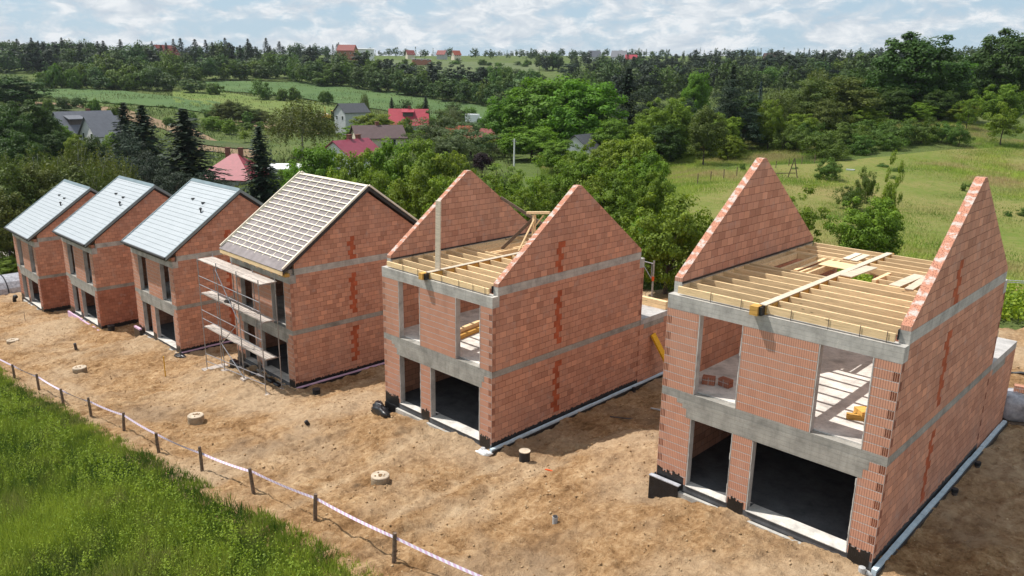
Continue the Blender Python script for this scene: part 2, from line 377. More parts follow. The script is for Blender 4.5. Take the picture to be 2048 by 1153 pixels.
def leaf_mat(name, dark, light, trans=.28, hue=.09):
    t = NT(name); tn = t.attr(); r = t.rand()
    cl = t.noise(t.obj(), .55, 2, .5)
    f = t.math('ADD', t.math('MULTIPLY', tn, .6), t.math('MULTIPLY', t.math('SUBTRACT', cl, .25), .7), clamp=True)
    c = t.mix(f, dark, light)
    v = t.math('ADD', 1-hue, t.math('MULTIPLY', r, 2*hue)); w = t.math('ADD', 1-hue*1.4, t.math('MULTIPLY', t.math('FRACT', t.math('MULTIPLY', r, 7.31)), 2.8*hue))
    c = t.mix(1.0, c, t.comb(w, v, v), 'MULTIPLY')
    p = t.new('ShaderNodeBsdfPrincipled'); t.put(p.inputs['Base Color'], c); p.inputs['Roughness'].default_value = .6; p.inputs['Specular IOR Level'].default_value = .22
    q = t.new('ShaderNodeBsdfTranslucent'); t.put(q.inputs[0], t.mix(1.0, c, (1.25, 1.3, .6), 'MULTIPLY'))
    mx = t.new('ShaderNodeMixShader'); mx.inputs[0].default_value = trans
    t.l.new(p.outputs[0], mx.inputs[1]); t.l.new(q.outputs[0], mx.inputs[2]); t.l.new(mx.outputs[0], t.out.inputs[0]); MT[name] = t.m
leaf_mat('leaf_maple', (.038, .100, .010), (.185, .335, .025), .34); leaf_mat('leaf_fruit', (.040, .088, .010), (.240, .335, .028), .34)
leaf_mat('leaf_oak', (.018, .046, .009), (.070, .130, .018)); leaf_mat('leaf_birch', (.042, .066, .013), (.150, .180, .034))
leaf_mat('leaf_spruce', (.008, .019, .010), (.026, .046, .020), .12); leaf_mat('leaf_pine', (.013, .027, .015), (.040, .062, .032), .12)
leaf_mat('leaf_shrub', (.036, .078, .012), (.130, .205, .028)); leaf_mat('leaf_purple', (.016, .007, .010), (.045, .018, .024))
leaf_mat('leaf_silver', (.030, .052, .050), (.085, .120, .115), .1); leaf_mat('leaf_grey', (.055, .085, .030), (.140, .180, .075))
leaf_mat('leaf_far', (.024, .054, .013), (.078, .130, .026), .15); leaf_mat('leaf_weed', (.065, .140, .012), (.350, .430, .040), .35, .05)

def grass_mat(name, dark, light, dry, sc, lo, hi, trans=.35):
    t = NT(name); tn = t.attr(); p = t.pos(); n1 = t.noise(p, sc, 4, .62, .5); n2 = t.noise(t.vmath('ADD', p, (40., 9., 0.)), sc*3.1, 3, .6)
    f = t.math('ADD', t.math('MULTIPLY', tn, .75), t.math('MULTIPLY', t.math('SUBTRACT', n2, .45), 1.3), clamp=True)
    c = t.mix(f, dark, light); c = t.mix(t.math('MULTIPLY', t.ramp(n1, [(lo, 0.), (hi, 1.)]), t.math('ADD', .35, t.math('MULTIPLY', tn, .6))), c, dry)
    p_ = t.new('ShaderNodeBsdfPrincipled'); t.put(p_.inputs['Base Color'], c); p_.inputs['Roughness'].default_value = .6; p_.inputs['Specular IOR Level'].default_value = .2
    q = t.new('ShaderNodeBsdfTranslucent'); t.put(q.inputs[0], c); mx = t.new('ShaderNodeMixShader'); mx.inputs[0].default_value = trans
    t.l.new(p_.outputs[0], mx.inputs[1]); t.l.new(q.outputs[0], mx.inputs[2]); t.l.new(mx.outputs[0], t.out.inputs[0]); MT[name] = t.m
grass_mat('grass_blade', (.036, .085, .012), (.370, .450, .055), (.32, .28, .11), .55, .52, .72)
grass_mat('meadow_blade', (.105, .200, .026), (.40, .49, .085), (.46, .34, .18), .085, .45, .60)
grass_mat('valley_blade', (.055, .095, .026), (.150, .190, .052), (.19, .165, .075), .05, .48, .68)
plain('bark', (.085, .065, .05), .95, .3, 5); plain('birch_bark', (.42, .40, .36), .9, .35, 4)
# ------------------------------------------------------------------ brick shells
W, D, T = 6.67, 9.64, .25
ZF, ZS, ZS1, ZB, ZB1, ZG, ZA, SB = -.1, 2.65, 2.9, 5.4, 5.82, 6.15, 9.52, .29
GF_OPEN = [(-5.62, -4.2), (-3.6, -.65)]; UP_OPEN = [(-5.6, -4.19), (-2.05, -.64)]
LINT = 2.12
SLOTS = lambda z: int(round((z-ZF)/.25)) % 2 == 0

concrete('floor_painted_shade', (.11, .11, .115), False)  # ground floor darker than its pale concrete, indoor shade put into the colour
def pier(b, x0, x1, z0, z1, slot_left=False, slot_right=False):
    """front wall pier; every other course of an outer corner shows the open cells of the block end"""
    if not (slot_left or slot_right): b.box(x0, x1, 0, T, z0, z1); return
    z = z0
    while z < z1-.01:
        ze = min(z+.25, z1); a, c = x0, x1
        if SLOTS(z):
            if slot_left:
                b.box(x0, x0+.19, .05, T, z, ze); a = x0+.19
                for k in range(4): b.box(x0+k*.055, x0+k*.055+.024, 0, .05, z, ze)
                b.box(x0, x0+.19, .002, .05, z, z+.018)
            if slot_right:
                b.box(x1-.19, x1, .05, T, z, ze); c = x1-.19
                for k in range(4): b.box(x1-.024-k*.055, x1-k*.055, 0, .05, z, ze)
                b.box(x1-.19, x1, .002, .05, z, z+.018)
        b.box(a, c, 0, T, z, ze); z = ze

def side_strip(b, x0, y0, y1, z0, z1, outer):
    """long side wall, with open block cells at both outer ends on the courses in between"""
    b.box(x0, x0+T, y0, y1, z0, z1)
def corner_cells(b, sgn, xo, z0, z1, y0, y1):
    z = z0
    while z < z1-.2:
        if not SLOTS(z):
            for k in range(4):
                for (ya, s) in ((y0, 1), (y1, -1)):
                    a = ya+s*k*.055; lo, hi = (a, a+.02) if s > 0 else (a-.02, a)
                    b.box(min(xo, xo+sgn*.012), max(xo, xo+sgn*.012), lo, hi, z+.015, z+.235)
        z += .25

def shell(root, dark_low=False, roofed=False, ext=True, infill=None, infill_z=(-.1, 7.6), seed=1, insul='blue', front_insul=None):
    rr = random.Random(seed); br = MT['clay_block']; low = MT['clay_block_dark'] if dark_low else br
    # ground and foundation
    MB().box(-W, 0, 0, D, -.32, ZF).build('ground_slab', MT['floor_painted_shade'], root)
    MB().box(-W-.03, .03, -.03, D+.03, -2.2, -.325).build('foundation', MT['bitumen'], root)
    MB().box(-W+.9, .0, -.15, -.034, -.62, -.33).build('footing_strip', MT['concrete'], root); MB().box(GF_OPEN[0][0]+.02, GF_OPEN[0][1]-.02, -.03, T+.05, ZF+.001, ZF+.02).build('threshold_painted_sun', MT['pale_concrete'], root); MB().box(GF_OPEN[1][0]+.02, GF_OPEN[1][1]-.02, -.03, T+.25, ZF+.001, ZF+.02).build('threshold_painted_sun', MT['pale_concrete'], root)  # pale strips in the openings: sunlight on the floor put into the colour
    # walls
    b = MB(); pier(b, -W, GF_OPEN[0][0], ZF, ZS, True); b.build('front_pier', low, root)
    b = MB(); pier(b, GF_OPEN[0][1], GF_OPEN[1][0], ZF, ZS); b.build('front_pier', low, root)
    b = MB(); pier(b, GF_OPEN[1][1], 0, ZF, ZS, False, True); b.build('front_pier', low, root)
    b = MB(); pier(b, -W, UP_OPEN[0][0], ZS1, ZB, True); b.build('front_pier', br, root)
    b = MB(); pier(b, UP_OPEN[0][1], UP_OPEN[1][0], ZS1, ZB); b.build('front_pier', br, root)
    b = MB(); pier(b, UP_OPEN[1][1], 0, ZS1, ZB, False, True); b.build('front_pier', br, root)
    for sgn, x0 in ((-1, -W), (1, -T)):
        b = MB(); b.box(x0, x0+T, T, D-T, ZF, ZS); corner_cells(b, sgn, x0 if sgn < 0 else 0, ZF, ZS, T, D-T) if 0 else None
        b.build('side_wall', low, root)
        b = MB(); b.box(x0, x0+T, T, D-T, ZS1, ZB); b.box(x0, x0+T, .36, D-.36, ZB, ZB1); b.build('side_wall', br, root)
        # open cells of corner blocks on the long side: their shade is painted as dark strips
    b = MB(); b.box(-W, -3.9, D-T, D, ZF, ZS); b.box(-2.9, 0, D-T, D, ZF, ZS); b.box(-3.9, -2.9, D-T, D, 2.1, ZS); b.build('rear_wall', low, root)
    for a, c in ((-W, -5.5), (-4.1, -2.3), (-.8, 0)): MB().box(a, c, D-T, D, ZS1, ZB).build('rear_pier', br, root)
    # slab, lintel, beams
    MB().box(-W, 0, 0, D, ZS, ZS1).build('floor_slab', MT['slab_concrete'], root)
    MB().box(-W+T, -T, T, D-T, ZS1+.002, ZS1+.035).build('floor_screed', MT['pale_concrete'], root)
    b = MB(); p = .004
    b.box(-5.92, -.42, -p, T+p, 2.40, ZS-.002); b.box(-5.78, -.55, -p, T+p, LINT, 2.40); b.box(-6.12, -5.92, -p, .1, 2.52, ZS-.002)
    b.build('lintel', MT['block_concrete'], root)
    MB().box(-W-.004, .004, -.004, .355, ZB+.001, ZB1).build('ring_beam', MT['concrete'], root)
    MB().box(-W-.004, .004, D-.355, D+.004, ZB+.001, ZB1).build('ring_beam', MT['concrete'], root)
    MB().box(-5.4, -4.45, .002, T-.002, ZB-.09, ZB+.0005).build('beam_haunch', MT['concrete'], root) if 0 else None
    for x0 in (-W, -T):
        MB().box(x0-.003, x0+T+.003, SB, D-SB, ZB1+.001, ZG).build('tie_beam', MT['concrete'], root)
    # gables
    for x0 in (-W, -T):
        b = MB()
        if roofed:
            prof = [(SB, ZG+.001), (SB, ZG+.27), (D/2, 9.64), (D-SB, ZG+.27), (D-SB, ZG+.001)]; sm = [0]*5
        else:
            prof = [(SB, ZG+.001), (SB, ZG+.13), (D/2-.1, ZA), (D/2+.1, ZA), (D-SB, ZG+.13), (D-SB, ZG+.001)]; sm = [0, 1, 1, 1, 0, 0]
        b.prism(prof, 'x', x0, x0+T, 0, sm); b.build('gable_wall', [br, MT['cut_block_top']], root)
    # grey linings of the openings
    for (ops, z0, z1) in ((GF_OPEN, ZF+.001, LINT-.001), (UP_OPEN, ZS1+.001, ZB-.001)):
        for a, c in ops:
            MB().box(a, a+.018, .006, T+.004, z0, z1).build('jamb_lining', MT['jamb'], root)
            MB().box(c-.018, c, .006, T+.004, z0, z1).build('jamb_lining', MT['jamb'], root)
            # ragged mortar bead on the front edge
            m = MB(); m2 = MB(); z = z0
            while z < z1-.1:
                h = rr.uniform(.1, .3); ze = min(z+h, z1); m.box(c-.03-rr.uniform(0, .02), c-.0185, -.006, .005, z, ze); m2.box(a+.0185, a+.03+rr.uniform(0, .012), -.004, .005, z, ze); z = ze
            m.build('mortar_bead', MT['pale_concrete'], root); m2.build('mortar_bead', MT['pale_concrete'], root)
    # toothed red infill column in the long walls
    if infill is not None:
        for z0, z1 in ((ZF, ZS-.1), (ZS1+.1, ZB1-.2), (ZG, 8.3)):
            b = MB(); z = ZF; n = 0
            while z < 8.3:
                n += 1; z = ZF+.25*n
                if z < max(z0, infill_z[0]) or z+.246 > min(z1, infill_z[1]): continue
                o = (.09 if n % 2 else -.06)+rr.uniform(-.03, .03); w_ = rr.uniform(.26, .44)
                b.box(-.02, .004, infill+o-w_/2, infill+o+w_/2, z, z+.246)
            if b.v: b.build('infill_column', MT['red_infill'], root)
    # ragged bitumen paint at the wall foot
    b = MB(); y = 0.0
    while y < D-.05:
        h = rr.uniform(.05, .13); b.box(.0005, .005, y, y+.062, -.3, ZF+h); y += .06
    for a, c in ((-W, GF_OPEN[0][0]), (GF_OPEN[0][1], GF_OPEN[1][0]), (GF_OPEN[1][1], 0)):
        x = a+.02; c2 = MB()
        while x < c-.08:
            c2.box(x, x+.05, -.007, -.0005, -.3, ZF+rr.uniform(.16, .34)); x += .0505
        c2.build('bitumen_coat', MT['bitumen'], root)
    b.build('bitumen_coat', MT['bitumen'], root)
    if insul:
        m = {'blue': 'xps_blue', 'pink': 'xps_pink'}[insul]; L = D+(3.3 if ext else 0)
        b = MB(); y = -.14 if insul == 'blue' else .0
        w_ = .13 if insul == 'blue' else .07
        while y < L:
            ye = min(y+1.25, L); j = rr.uniform(0, .014); b.box(.035+j, .035+w_+j, y+.004, ye, -.62, -.175+rr.uniform(-.015, .015)); y = ye
        b.build('insulation_strip', MT[m], root)
        MB().box(.035+w_+.016, .035+w_+.06, -.16, L, -1.0, -.24).build('membrane_strip', MT['black_foil'], root)
    if front_insul:
        b = MB(); x = -W
        while x < -.1:
            xe = min(x+rr.uniform(.5, 1.1), 0); b.box(x, xe-.01, -.27, -.165, -.7, -.26+rr.uniform(-.03, .03)); x = xe
        b.build('front_insulation', MT['xps_pink'], root)
    if ext:
        E0, E1 = D+.002, 13.0
        for x0 in (-W, -T): MB().box(x0, x0+T, E0, E1-T, -1.2, ZS).build('extension_wall', low, root)
        MB().box(-W, 0, E1-T, E1, -1.2, ZS).build('extension_wall', low, root)
        MB().box(-W-.004, .004, E0, E1+.004, ZS+.001, ZS1+.004).build('extension_roof_slab', MT['jamb'], root)
        MB().box(-.02, .005, D+.25, D+1.9, ZS-.25, ZS-.001).build('patch_beam', MT['slab_concrete'], root)
        b = MB()
        for k in range(4): b.tube([(-.6-k*1.4, E1-.15, ZS1), (-.6-k*1.4, E1-.15, ZS1+.3)], .008, 5)
        b.build('rebar_stub', MT['rusty_steel'], root)

def corner_cell_shade(root, seed=0):  # thin raised strips, the shade of open cells put into their colour
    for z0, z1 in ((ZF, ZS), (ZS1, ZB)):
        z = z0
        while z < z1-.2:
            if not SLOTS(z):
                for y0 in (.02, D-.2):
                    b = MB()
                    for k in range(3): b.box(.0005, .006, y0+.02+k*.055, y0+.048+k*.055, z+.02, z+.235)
                    b.build('cell_shade_strips', MT['cell_shade'], root)
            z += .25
plain('cell_shade', (.27, .12, .085), .95, .2, 9, spec=.05)

def joist_floor(root, gap_x=(-6.35, -4.75), seed=3):
    rr = random.Random(seed); pine = MT['pine']; zt, zb = 6.085, 5.875; n = 15; xc = -3.70; L0, L1 = -W+T+.02, -T-.03
    for i in range(n):
        y = .06+i*.665; y1 = y+.075
        if 4.55 < y < 7.0: segs = [(xc+.1, L1)] if i not in (8, 9) else [(-2.6, L1)]
        else: segs = [(L0, xc-.1), (xc+.1, L1)]
        for a, c in segs: MB().box(a, c, y, y1, zb, zt+rr.uniform(-.006, .006)).build('roof_joist', pine, root)
    MB().box(xc-.09, xc+.09, .05, D+.1, ZB1+.003, zt-.004).box(xc-.25, xc-.02, -.24, .049, ZB1+.003, zt-.004).build('centre_beam', MT['pine_yellow'], root)
    MB().box(-3.80, -3.60, .0, D-.1, zt+.008, zt+.032).build('walk_plank', MT['pale_plank'], root)
    # trimmed opening: two cross joists and short members running the other way
    for y in (4.48, 7.22): MB().box(L0, xc-.1, y-.05, y+.02, zb, zt).build('trimmer_joist', pine, root)
    for x in (-6.05, -5.35, -4.72, -4.5): MB().box(x-.04, x+.04, 4.52, 7.15, zb, zt-.004).build('short_joist', pine, root)
    MB().box(-2.72, -2.6, 5.2, 6.55, zb, zt).build('short_joist', pine, root)
    # rows of anchor bars on the front beam and foil along the gables
    b = MB()
    for x in (-5.3, -4.35, -2.9, -1.9, -1.1, -.45): b.tube([(x, -.02+.06, ZB1), (x, .04, ZB1+.30)], .009, 5)
    b.build('anchor_bar', MT['rusty_steel'], root)
    MB().box(-W+T+.003, -W+T+.03, .3, D-.3, ZG-.04, ZG+.015).build('foil_strip', MT['black_foil'], root); MB().box(-W+T+.004, -W+T+.018, .36, D-.36, zb, zt-.02).build('ledger_board', pine, root)
    MB().box(-T-.02, -T-.004, .2, D-.3, ZG-.25, ZG+.02).build('foil_strip', MT['black_foil'], root)
    MB().box(xc-.019, xc+.06, -.16, .04, ZB1+.004, zt-.02).build('beam_end_wrap', MT['black_foil'], root)

RID, EVY, EVZ, OVL, OVR = 9.98, -.45, 6.20, -W-.16, .22
def roof_z(y): return RID-(RID-EVZ)/(D/2-EVY)*abs(y-D/2)
def tiled_roof(root, seed=1):
    sl = (RID-EVZ)/(D/2-EVY); n = 19
    for side in (1, -1):
        b = MB()
        for i in range(n):
            ya = EVY+(D/2-EVY)*i/n; yb = EVY+(D/2-EVY)*(i+1)/n+.012
            za = roof_z(ya)+.026; zb2 = roof_z(yb)-.002
            q = lambda y: y if side > 0 else D-y
            pts = [(OVL+.1, q(ya), za), (OVR-.1, q(ya), za), (OVR-.1, q(yb), zb2), (OVL+.1, q(yb), zb2)]
            lo = [(x, y, z-.06) for x, y, z in pts]
            b.poly(pts+lo, [(0,1,2,3),(0,4,5,1),(1,5,6,2),(2,6,7,3),(3,7,4,0),(7,6,5,4)])
        rs = b.build('roof_sheet', MT['roof_sheet_metal'], root)
        for xa, xb in ((OVL, OVL+.1), (OVR-.1, OVR)):
            q = lambda y: y if side > 0 else D-y
            t = MB(); pr = [(q(EVY-.02), EVZ-.16), (q(EVY-.02), EVZ+.06), (q(D/2), RID+.065), (q(D/2), RID-.16)]
            t.prism(pr, 'x', xa, xb).build('verge_trim', MT['roof_trim'], root)
        q = lambda y: y if side > 0 else D-y
        MB().prism([(q(EVY+.05), EVZ-.10), (q(EVY+.05), EVZ-.26), (q(D/2), RID-.30), (q(D/2), RID-.10)], 'x', OVL+.12, OVR-.12).build('roof_deck', MT['dark_trim'], root)
        g = MB(); yy = q(EVY-.07); g.tube([(OVL+.02, yy, EVZ-.03), (OVR-.02, yy, EVZ-.03)], .065, 8); g.build('gutter', MT['dark_trim'], root)
    MB().prism([(D/2-.16, roof_z(D/2-.16)+.03), (D/2, RID+.10), (D/2+.16, roof_z(D/2+.16)+.03), (D/2, RID+.02)], 'x', OVL+.1, OVR-.1).build('ridge_cap', MT['roof_trim'], root)
    for x, y, s in ((-3.9, 3.45, .8), (-2.2, 3.35, .8), (-1.35, 2.75, 1.25)):
        z = roof_z(y); v = MB()
        if s < 1: v.poly([(x-.10,y+.14,z+.10),(x+.10,y+.14,z+.10),(x-.07,y-.10,z+.0),(x+.07,y-.10,z+.0),(x-.07,y-.10,z+.11),(x+.07,y-.10,z+.11)], [(0,2,4),(1,5,3),(0,4,5,1),(2,3,5,4),(0,1,3,2)])
        else:
            v.tube([(x, y, z), (x, y, z+.26)], .05, 8); v.tube([(x, y, z+.22), (x, y, z+.27), (x, y, z+.34)], [.11, .11, .04], 8)
        v.build('roof_vent', MT['dark_trim'], root)
    MB().box(-W+.1, -.1, .02, .25, ZB1+.002, ZB1+.26).build('eaves_course', MT['clay_block'], root)

def batten_roof(root):
    n = 17; sl = (RID-EVZ)/(D/2-EVY); ang = math.atan(sl); nx = (0, -math.sin(ang), math.cos(ang))
    off = lambda y, d: (y-math.sin(ang)*d, roof_z(y)+math.cos(ang)*d)
    for side in (1, -1):
        q = (lambda y: y) if side > 0 else (lambda y: D-y)
        MB().prism([(q(EVY), EVZ-.02), (q(EVY), EVZ-.20), (q(D/2), RID-.22), (q(D/2), RID-.02)], 'x', OVL+.03, OVR-.03).build('roof_deck', MT['dark_trim'], root)
        b = MB(); k = 40
        for i in range(k):                                 # foil sagging a little between the rafters
            xa = OVL-.03+(OVR-OVL+.03)*i/k; xb = OVL-.03+(OVR-OVL+.03)*(i+1)/k
            s = lambda x: .004*math.sin(x*9)-.012
            b.poly([(xa,q(EVY-.06),EVZ+.02+s(xa)),(xb,q(EVY-.06),EVZ+.02+s(xb)),(xb,q(D/2),RID+.03+s(xb)),(xa,q(D/2),RID+.03+s(xa))], [(0,1,2,3)])
        b.build('roof_membrane', MT['membrane'], root)
        for j in range(9):
            x = OVL+.08+(OVR-OVL-.30)*j/8
            ya, za = off(EVY+.35, .035); yb, zb2 = off(D/2-.03, .035)
            MB().bar((x, q(ya), za), (x, q(yb), zb2), .042, .03).build('counter_batten', MT['batten_wood'], root)
        x = OVR-.05; ya, za = off(EVY+.05, .06); yb, zb2 = off(D/2, .06)
        MB().bar((x, q(ya), za), (x, q(yb), zb2), .07, .10).build('verge_board', MT['batten_wood'], root)
        x = OVL+.02; MB().bar((x, q(ya), za+.06), (x, q(yb), zb2+.06), .06, .12).build('verge_board', MT['batten_wood'], root)
        for i in range(n):
            y = EVY+.48+(D/2-EVY-.56)*i/(n-1); y2, z2 = off(y, .072)
            MB().bar((OVL+.05, q(y2), z2), (OVR-.10, q(y2), z2), .056, .05, nx if side > 0 else (0, math.sin(ang), math.cos(ang))).build('batten', MT['batten_wood'], root)
        MB().box(OVL+.02, OVR-.02, min(q(EVY-.04), q(EVY)), max(q(EVY-.04), q(EVY)), EVZ-.24, EVZ-.03).build('fascia_board', MT['pine'], root)
        for j in range(9):
            x = OVL+.3+j*.78; MB().bar((x, q(EVY+.0), EVZ-.29), (x, q(.3), roof_z(.3)-.27), .08, .16).build('rafter_tail', MT['pine'], root)
    MB().box(OVR-.42, OVR+.04, -.36, -.10, 5.86, 6.02).build('wall_plate', MT['pine_yellow'], root)
    MB().box(-W+.1, -.1, .02, .25, ZB1+.002, ZB1+.30).build('eaves_course', MT['slab_concrete'], root)

HOUSE = {'A': (0, 0, 0, 0), 'B': (-14.116, .014, -1.69, 0), 'C': (-29.136, .442, -3.762, -.03), 'D': (-43.311, .458, -5.506, .003),
         'E': (-54.50, -.612, -6.301, -.005), 'F': (-67.824, -.793, -7.898, -.015)}
def house(k, label):
    x, y, z, r = HOUSE[k]; return empty('brick_house', (x, y, z), r, label, 'house', 'unfinished brick houses in a row')
def w2(k, x, y, z):          # house coordinates to the world
    hx, hy, hz, r = HOUSE[k]; c, s = math.cos(r), math.sin(r); return (hx+c*x-s*y, hy+s*x+c*y, hz+z)

hA = house('A', 'largest roofless brick shell, pale blue insulation strip along its long wall')
shell(hA, infill=3.72, seed=1); corner_cell_shade(hA); joist_floor(hA)
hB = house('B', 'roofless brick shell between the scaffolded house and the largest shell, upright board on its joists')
shell(hB, infill=3.72, seed=2); corner_cell_shade(hB); joist_floor(hB, seed=8)
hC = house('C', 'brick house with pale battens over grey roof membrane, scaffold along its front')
shell(hC, infill=3.72, seed=3, roofed=True, insul='pink', infill_z=(.2, 7.6)); corner_cell_shade(hC); batten_roof(hC)
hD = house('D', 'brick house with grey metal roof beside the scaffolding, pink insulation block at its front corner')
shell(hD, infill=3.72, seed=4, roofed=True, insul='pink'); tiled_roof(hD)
MB().box(-W-.1, -W+.85, -.34, -.165, -1.1, -.02).build('insulation_block', MT['black_foil'], hD)
MB().box(-W-.1, -W+.85, -.33, -.17, -.018, .10).build('insulation_cap', MT['xps_pink'], hD)
hE = house('E', 'grey-roofed brick house, middle of three, pink insulation strip along its front foot')
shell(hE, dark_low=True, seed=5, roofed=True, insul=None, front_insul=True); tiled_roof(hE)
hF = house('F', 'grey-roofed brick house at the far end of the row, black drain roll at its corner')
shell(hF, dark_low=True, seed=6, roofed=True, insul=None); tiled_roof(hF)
# ------------------------------------------------------------------ building site ground
def yb_(x): return 27.5-.16*np.clip(x, -32, 6)
def site_ground():
    xs = np.concatenate([np.arange(-92, -50, .14), np.arange(-50, 9, .085), np.arange(9, 16.01, .14)]); ys = np.concatenate([np.arange(-11.5, 3, .085), np.arange(3, 14, .14), np.arange(14, 42, .3)])
    X, Y = np.meshgrid(xs, ys, indexing='ij')
    Z = site_z(X, Y)
    near = 1.0
    Z = Z + (fbm(X*.35, Y*.35, 3)-.5)*.30*sstep(.0, -1.5, Y)*1.0 + (fbm(X*.35+9, Y*.35, 3)-.5)*.16
    Z = Z + (fbm(X*1.5+5, Y*1.5, 3)-.5)*.26 + (fbm(X*3.6, Y*3.6+3, 3, gain=.65)-.5)*.22
    for cx, sl, a in ((-11.6, .05, -.10), (-12.5, .05, .08), (-13.3, .05, -.09), (-17.3, .12, -.09), (-18.6, .12, -.07), (-22, .1, -.06), (-33, -.1, -.08)):
        d = (X-cx+Y*sl)/.35; Z = Z + a*np.exp(-d*d)*(Y < 2)
    Z = Z + (fbm(X*8.5, Y*8.5, 2)-.5)*.075*(.35+1.2*fbm(X*.4+2, Y*.4, 2))
    wob_ = (fbm(X*.12, Y*.12, 2)-.5)
    for px_, py_, an in ((-10.5, -3, 1.45), (-19.5, -3, 1.25), (-24, -5.5, .12), (-34.5, -3, 1.7), (-5, -5, .3), (-40, -5.8, -.1), (-58, -4, .2)):
        nx_, ny_ = -math.sin(an), math.cos(an); dd = (X-px_)*nx_+(Y-py_)*ny_+wob_*3; ss = (X-px_)*ny_*1.0-(Y-py_)*nx_
        m_ = (np.abs(ss) < 7)*(Y < 1.5)*sstep(.35, .5, fbm(X*.3+px_, Y*.3, 2))
        for of in (-.95, .95): Z = Z - m_*np.exp(-((dd-of)/.24)**4)*(.09+.035*np.sin(ss*2*PI/.46)) + m_*np.exp(-((dd-of-.42)/.13)**2)*.05
    e = fbm(X*.5, Y*.5, 3)*3.4-1.7
    sink = sstep(-8.3+e*.35, -9.9+e*.5, Y) + sstep(yb_(X)-1.5+e*1.2, yb_(X)+1.5+e*1.2, Y) + sstep(-86+e, -90+e, X) + sstep(11+e, 14+e, X)
    Z = Z - np.clip(sink, 0, 1)*.9
    ni, nj = X.shape; V = np.stack([X, Y, Z], -1).reshape(-1, 3)
    I = np.arange(ni*nj).reshape(ni, nj); F = np.stack([I[:-1,:-1], I[1:,:-1], I[1:,1:], I[:-1,1:]], -1).reshape(-1, 4)
    o = link_mesh('site_ground', np_mesh('site_ground', V, F, MT['bare_soil'], smooth=True)); tag(o, 'bare trampled brown soil of the building site', 'ground', kind='structure')
    return xs, ys, Z
_xs, _ys, _SZ = site_ground()
def soil_z(x, y):
    i = int(np.clip(np.searchsorted(_xs, x), 1, len(_xs)-1)); j = int(np.clip(np.searchsorted(_ys, y), 1, len(_ys)-1)); return float(_SZ[i, j])

def terrain():
    a = np.concatenate([np.linspace(-2.4, -.9, 30)[:-1], np.linspace(-.9, .9, 210), np.linspace(.9, 2.4, 30)[1:]])
    b = np.concatenate([np.geomspace(14, 300, 190)[:-1], np.geomspace(300, 3080, 100)])-40
    A, B = np.meshgrid(a, b, indexing='ij'); U = 2600*np.tanh(A*(B+40)/2600); Vv = B
    x, y = xy_of(U, Vv); z = gz(x, y)
    s = sstep(-94, -88, x)*(1-sstep(11, 15, x))*sstep(-9.2, -8.2, y)*(1-sstep(yb_(x)-2.5, yb_(x)-.5, y)); z = z - s*1.1
    z = z + (fbm(x*.08, y*.08, 3)-.5)*np.clip(Vv/120, 0, 1)*1.0
    I = np.arange(A.size).reshape(A.shape); F = np.stack([I[:-1,:-1], I[1:,:-1], I[1:,1:], I[:-1,1:]], -1).reshape(-1, 4)
    o = link_mesh('terrain', np_mesh('terrain', np.stack([x, y, z], -1).reshape(-1, 3), F, MT['meadow_ground'], smooth=True))
    tag(o, 'rolling green meadows rising to a far ridge', 'terrain', kind='structure')
terrain()

def clods():
    n = 60000; x = RNG.uniform(-74, 9, n); y = RNG.uniform(-8.6, 22, n)
    k = (fbm(x*.45, y*.45, 3) > .47) | (RNG.random(n) < .25); x, y = x[k], y[k]
    inside = np.zeros(len(x), bool)
    for hx, hy, hz, r in HOUSE.values(): inside |= (x > hx-W-.3) & (x < hx+.3) & (y > hy-.3) & (y < hy+13.2)
    x, y = x[~inside], y[~inside]; n = len(x)
    i = np.clip(np.searchsorted(_xs, x), 0, len(_xs)-1); j = np.clip(np.searchsorted(_ys, y), 0, len(_ys)-1); z = _SZ[i, j]
    s = np.minimum(RNG.gamma(1.1, .010, n)+.007, .055)
    base = np.array([(1,0,0),(-1,0,0),(0,1,0),(0,-1,0),(0,0,1),(0,0,-1)], float)
    J = RNG.normal(0, .22, (n, 6, 3)); V = (base[None]*(1+J))*s[:,None,None]*np.array([1.2, 1, .8])
    th = RNG.uniform(0, 6.28, n); c, sn = np.cos(th)[:,None], np.sin(th)[:,None]
    vx = V[...,0]*c-V[...,1]*sn; vy = V[...,0]*sn+V[...,1]*c
    V = np.stack([vx+x[:,None], vy+y[:,None], V[...,2]+z[:,None]+s[:,None]*.3], -1).reshape(-1, 3)
    f = np.array([(0,2,4),(2,1,4),(1,3,4),(3,0,4),(2,0,5),(1,2,5),(3,1,5),(0,3,5)]); F = (np.arange(n)*6)[:,None,None]+f[None]
    o = link_mesh('soil_clods', np_mesh('soil_clods', V, F.reshape(-1, 3), MT['soil_clod'], tint=np.repeat(RNG.random(n), 6)))
    tag(o, 'loose lumps of earth and small stones on the soil', 'rubble', kind='stuff')
clods()

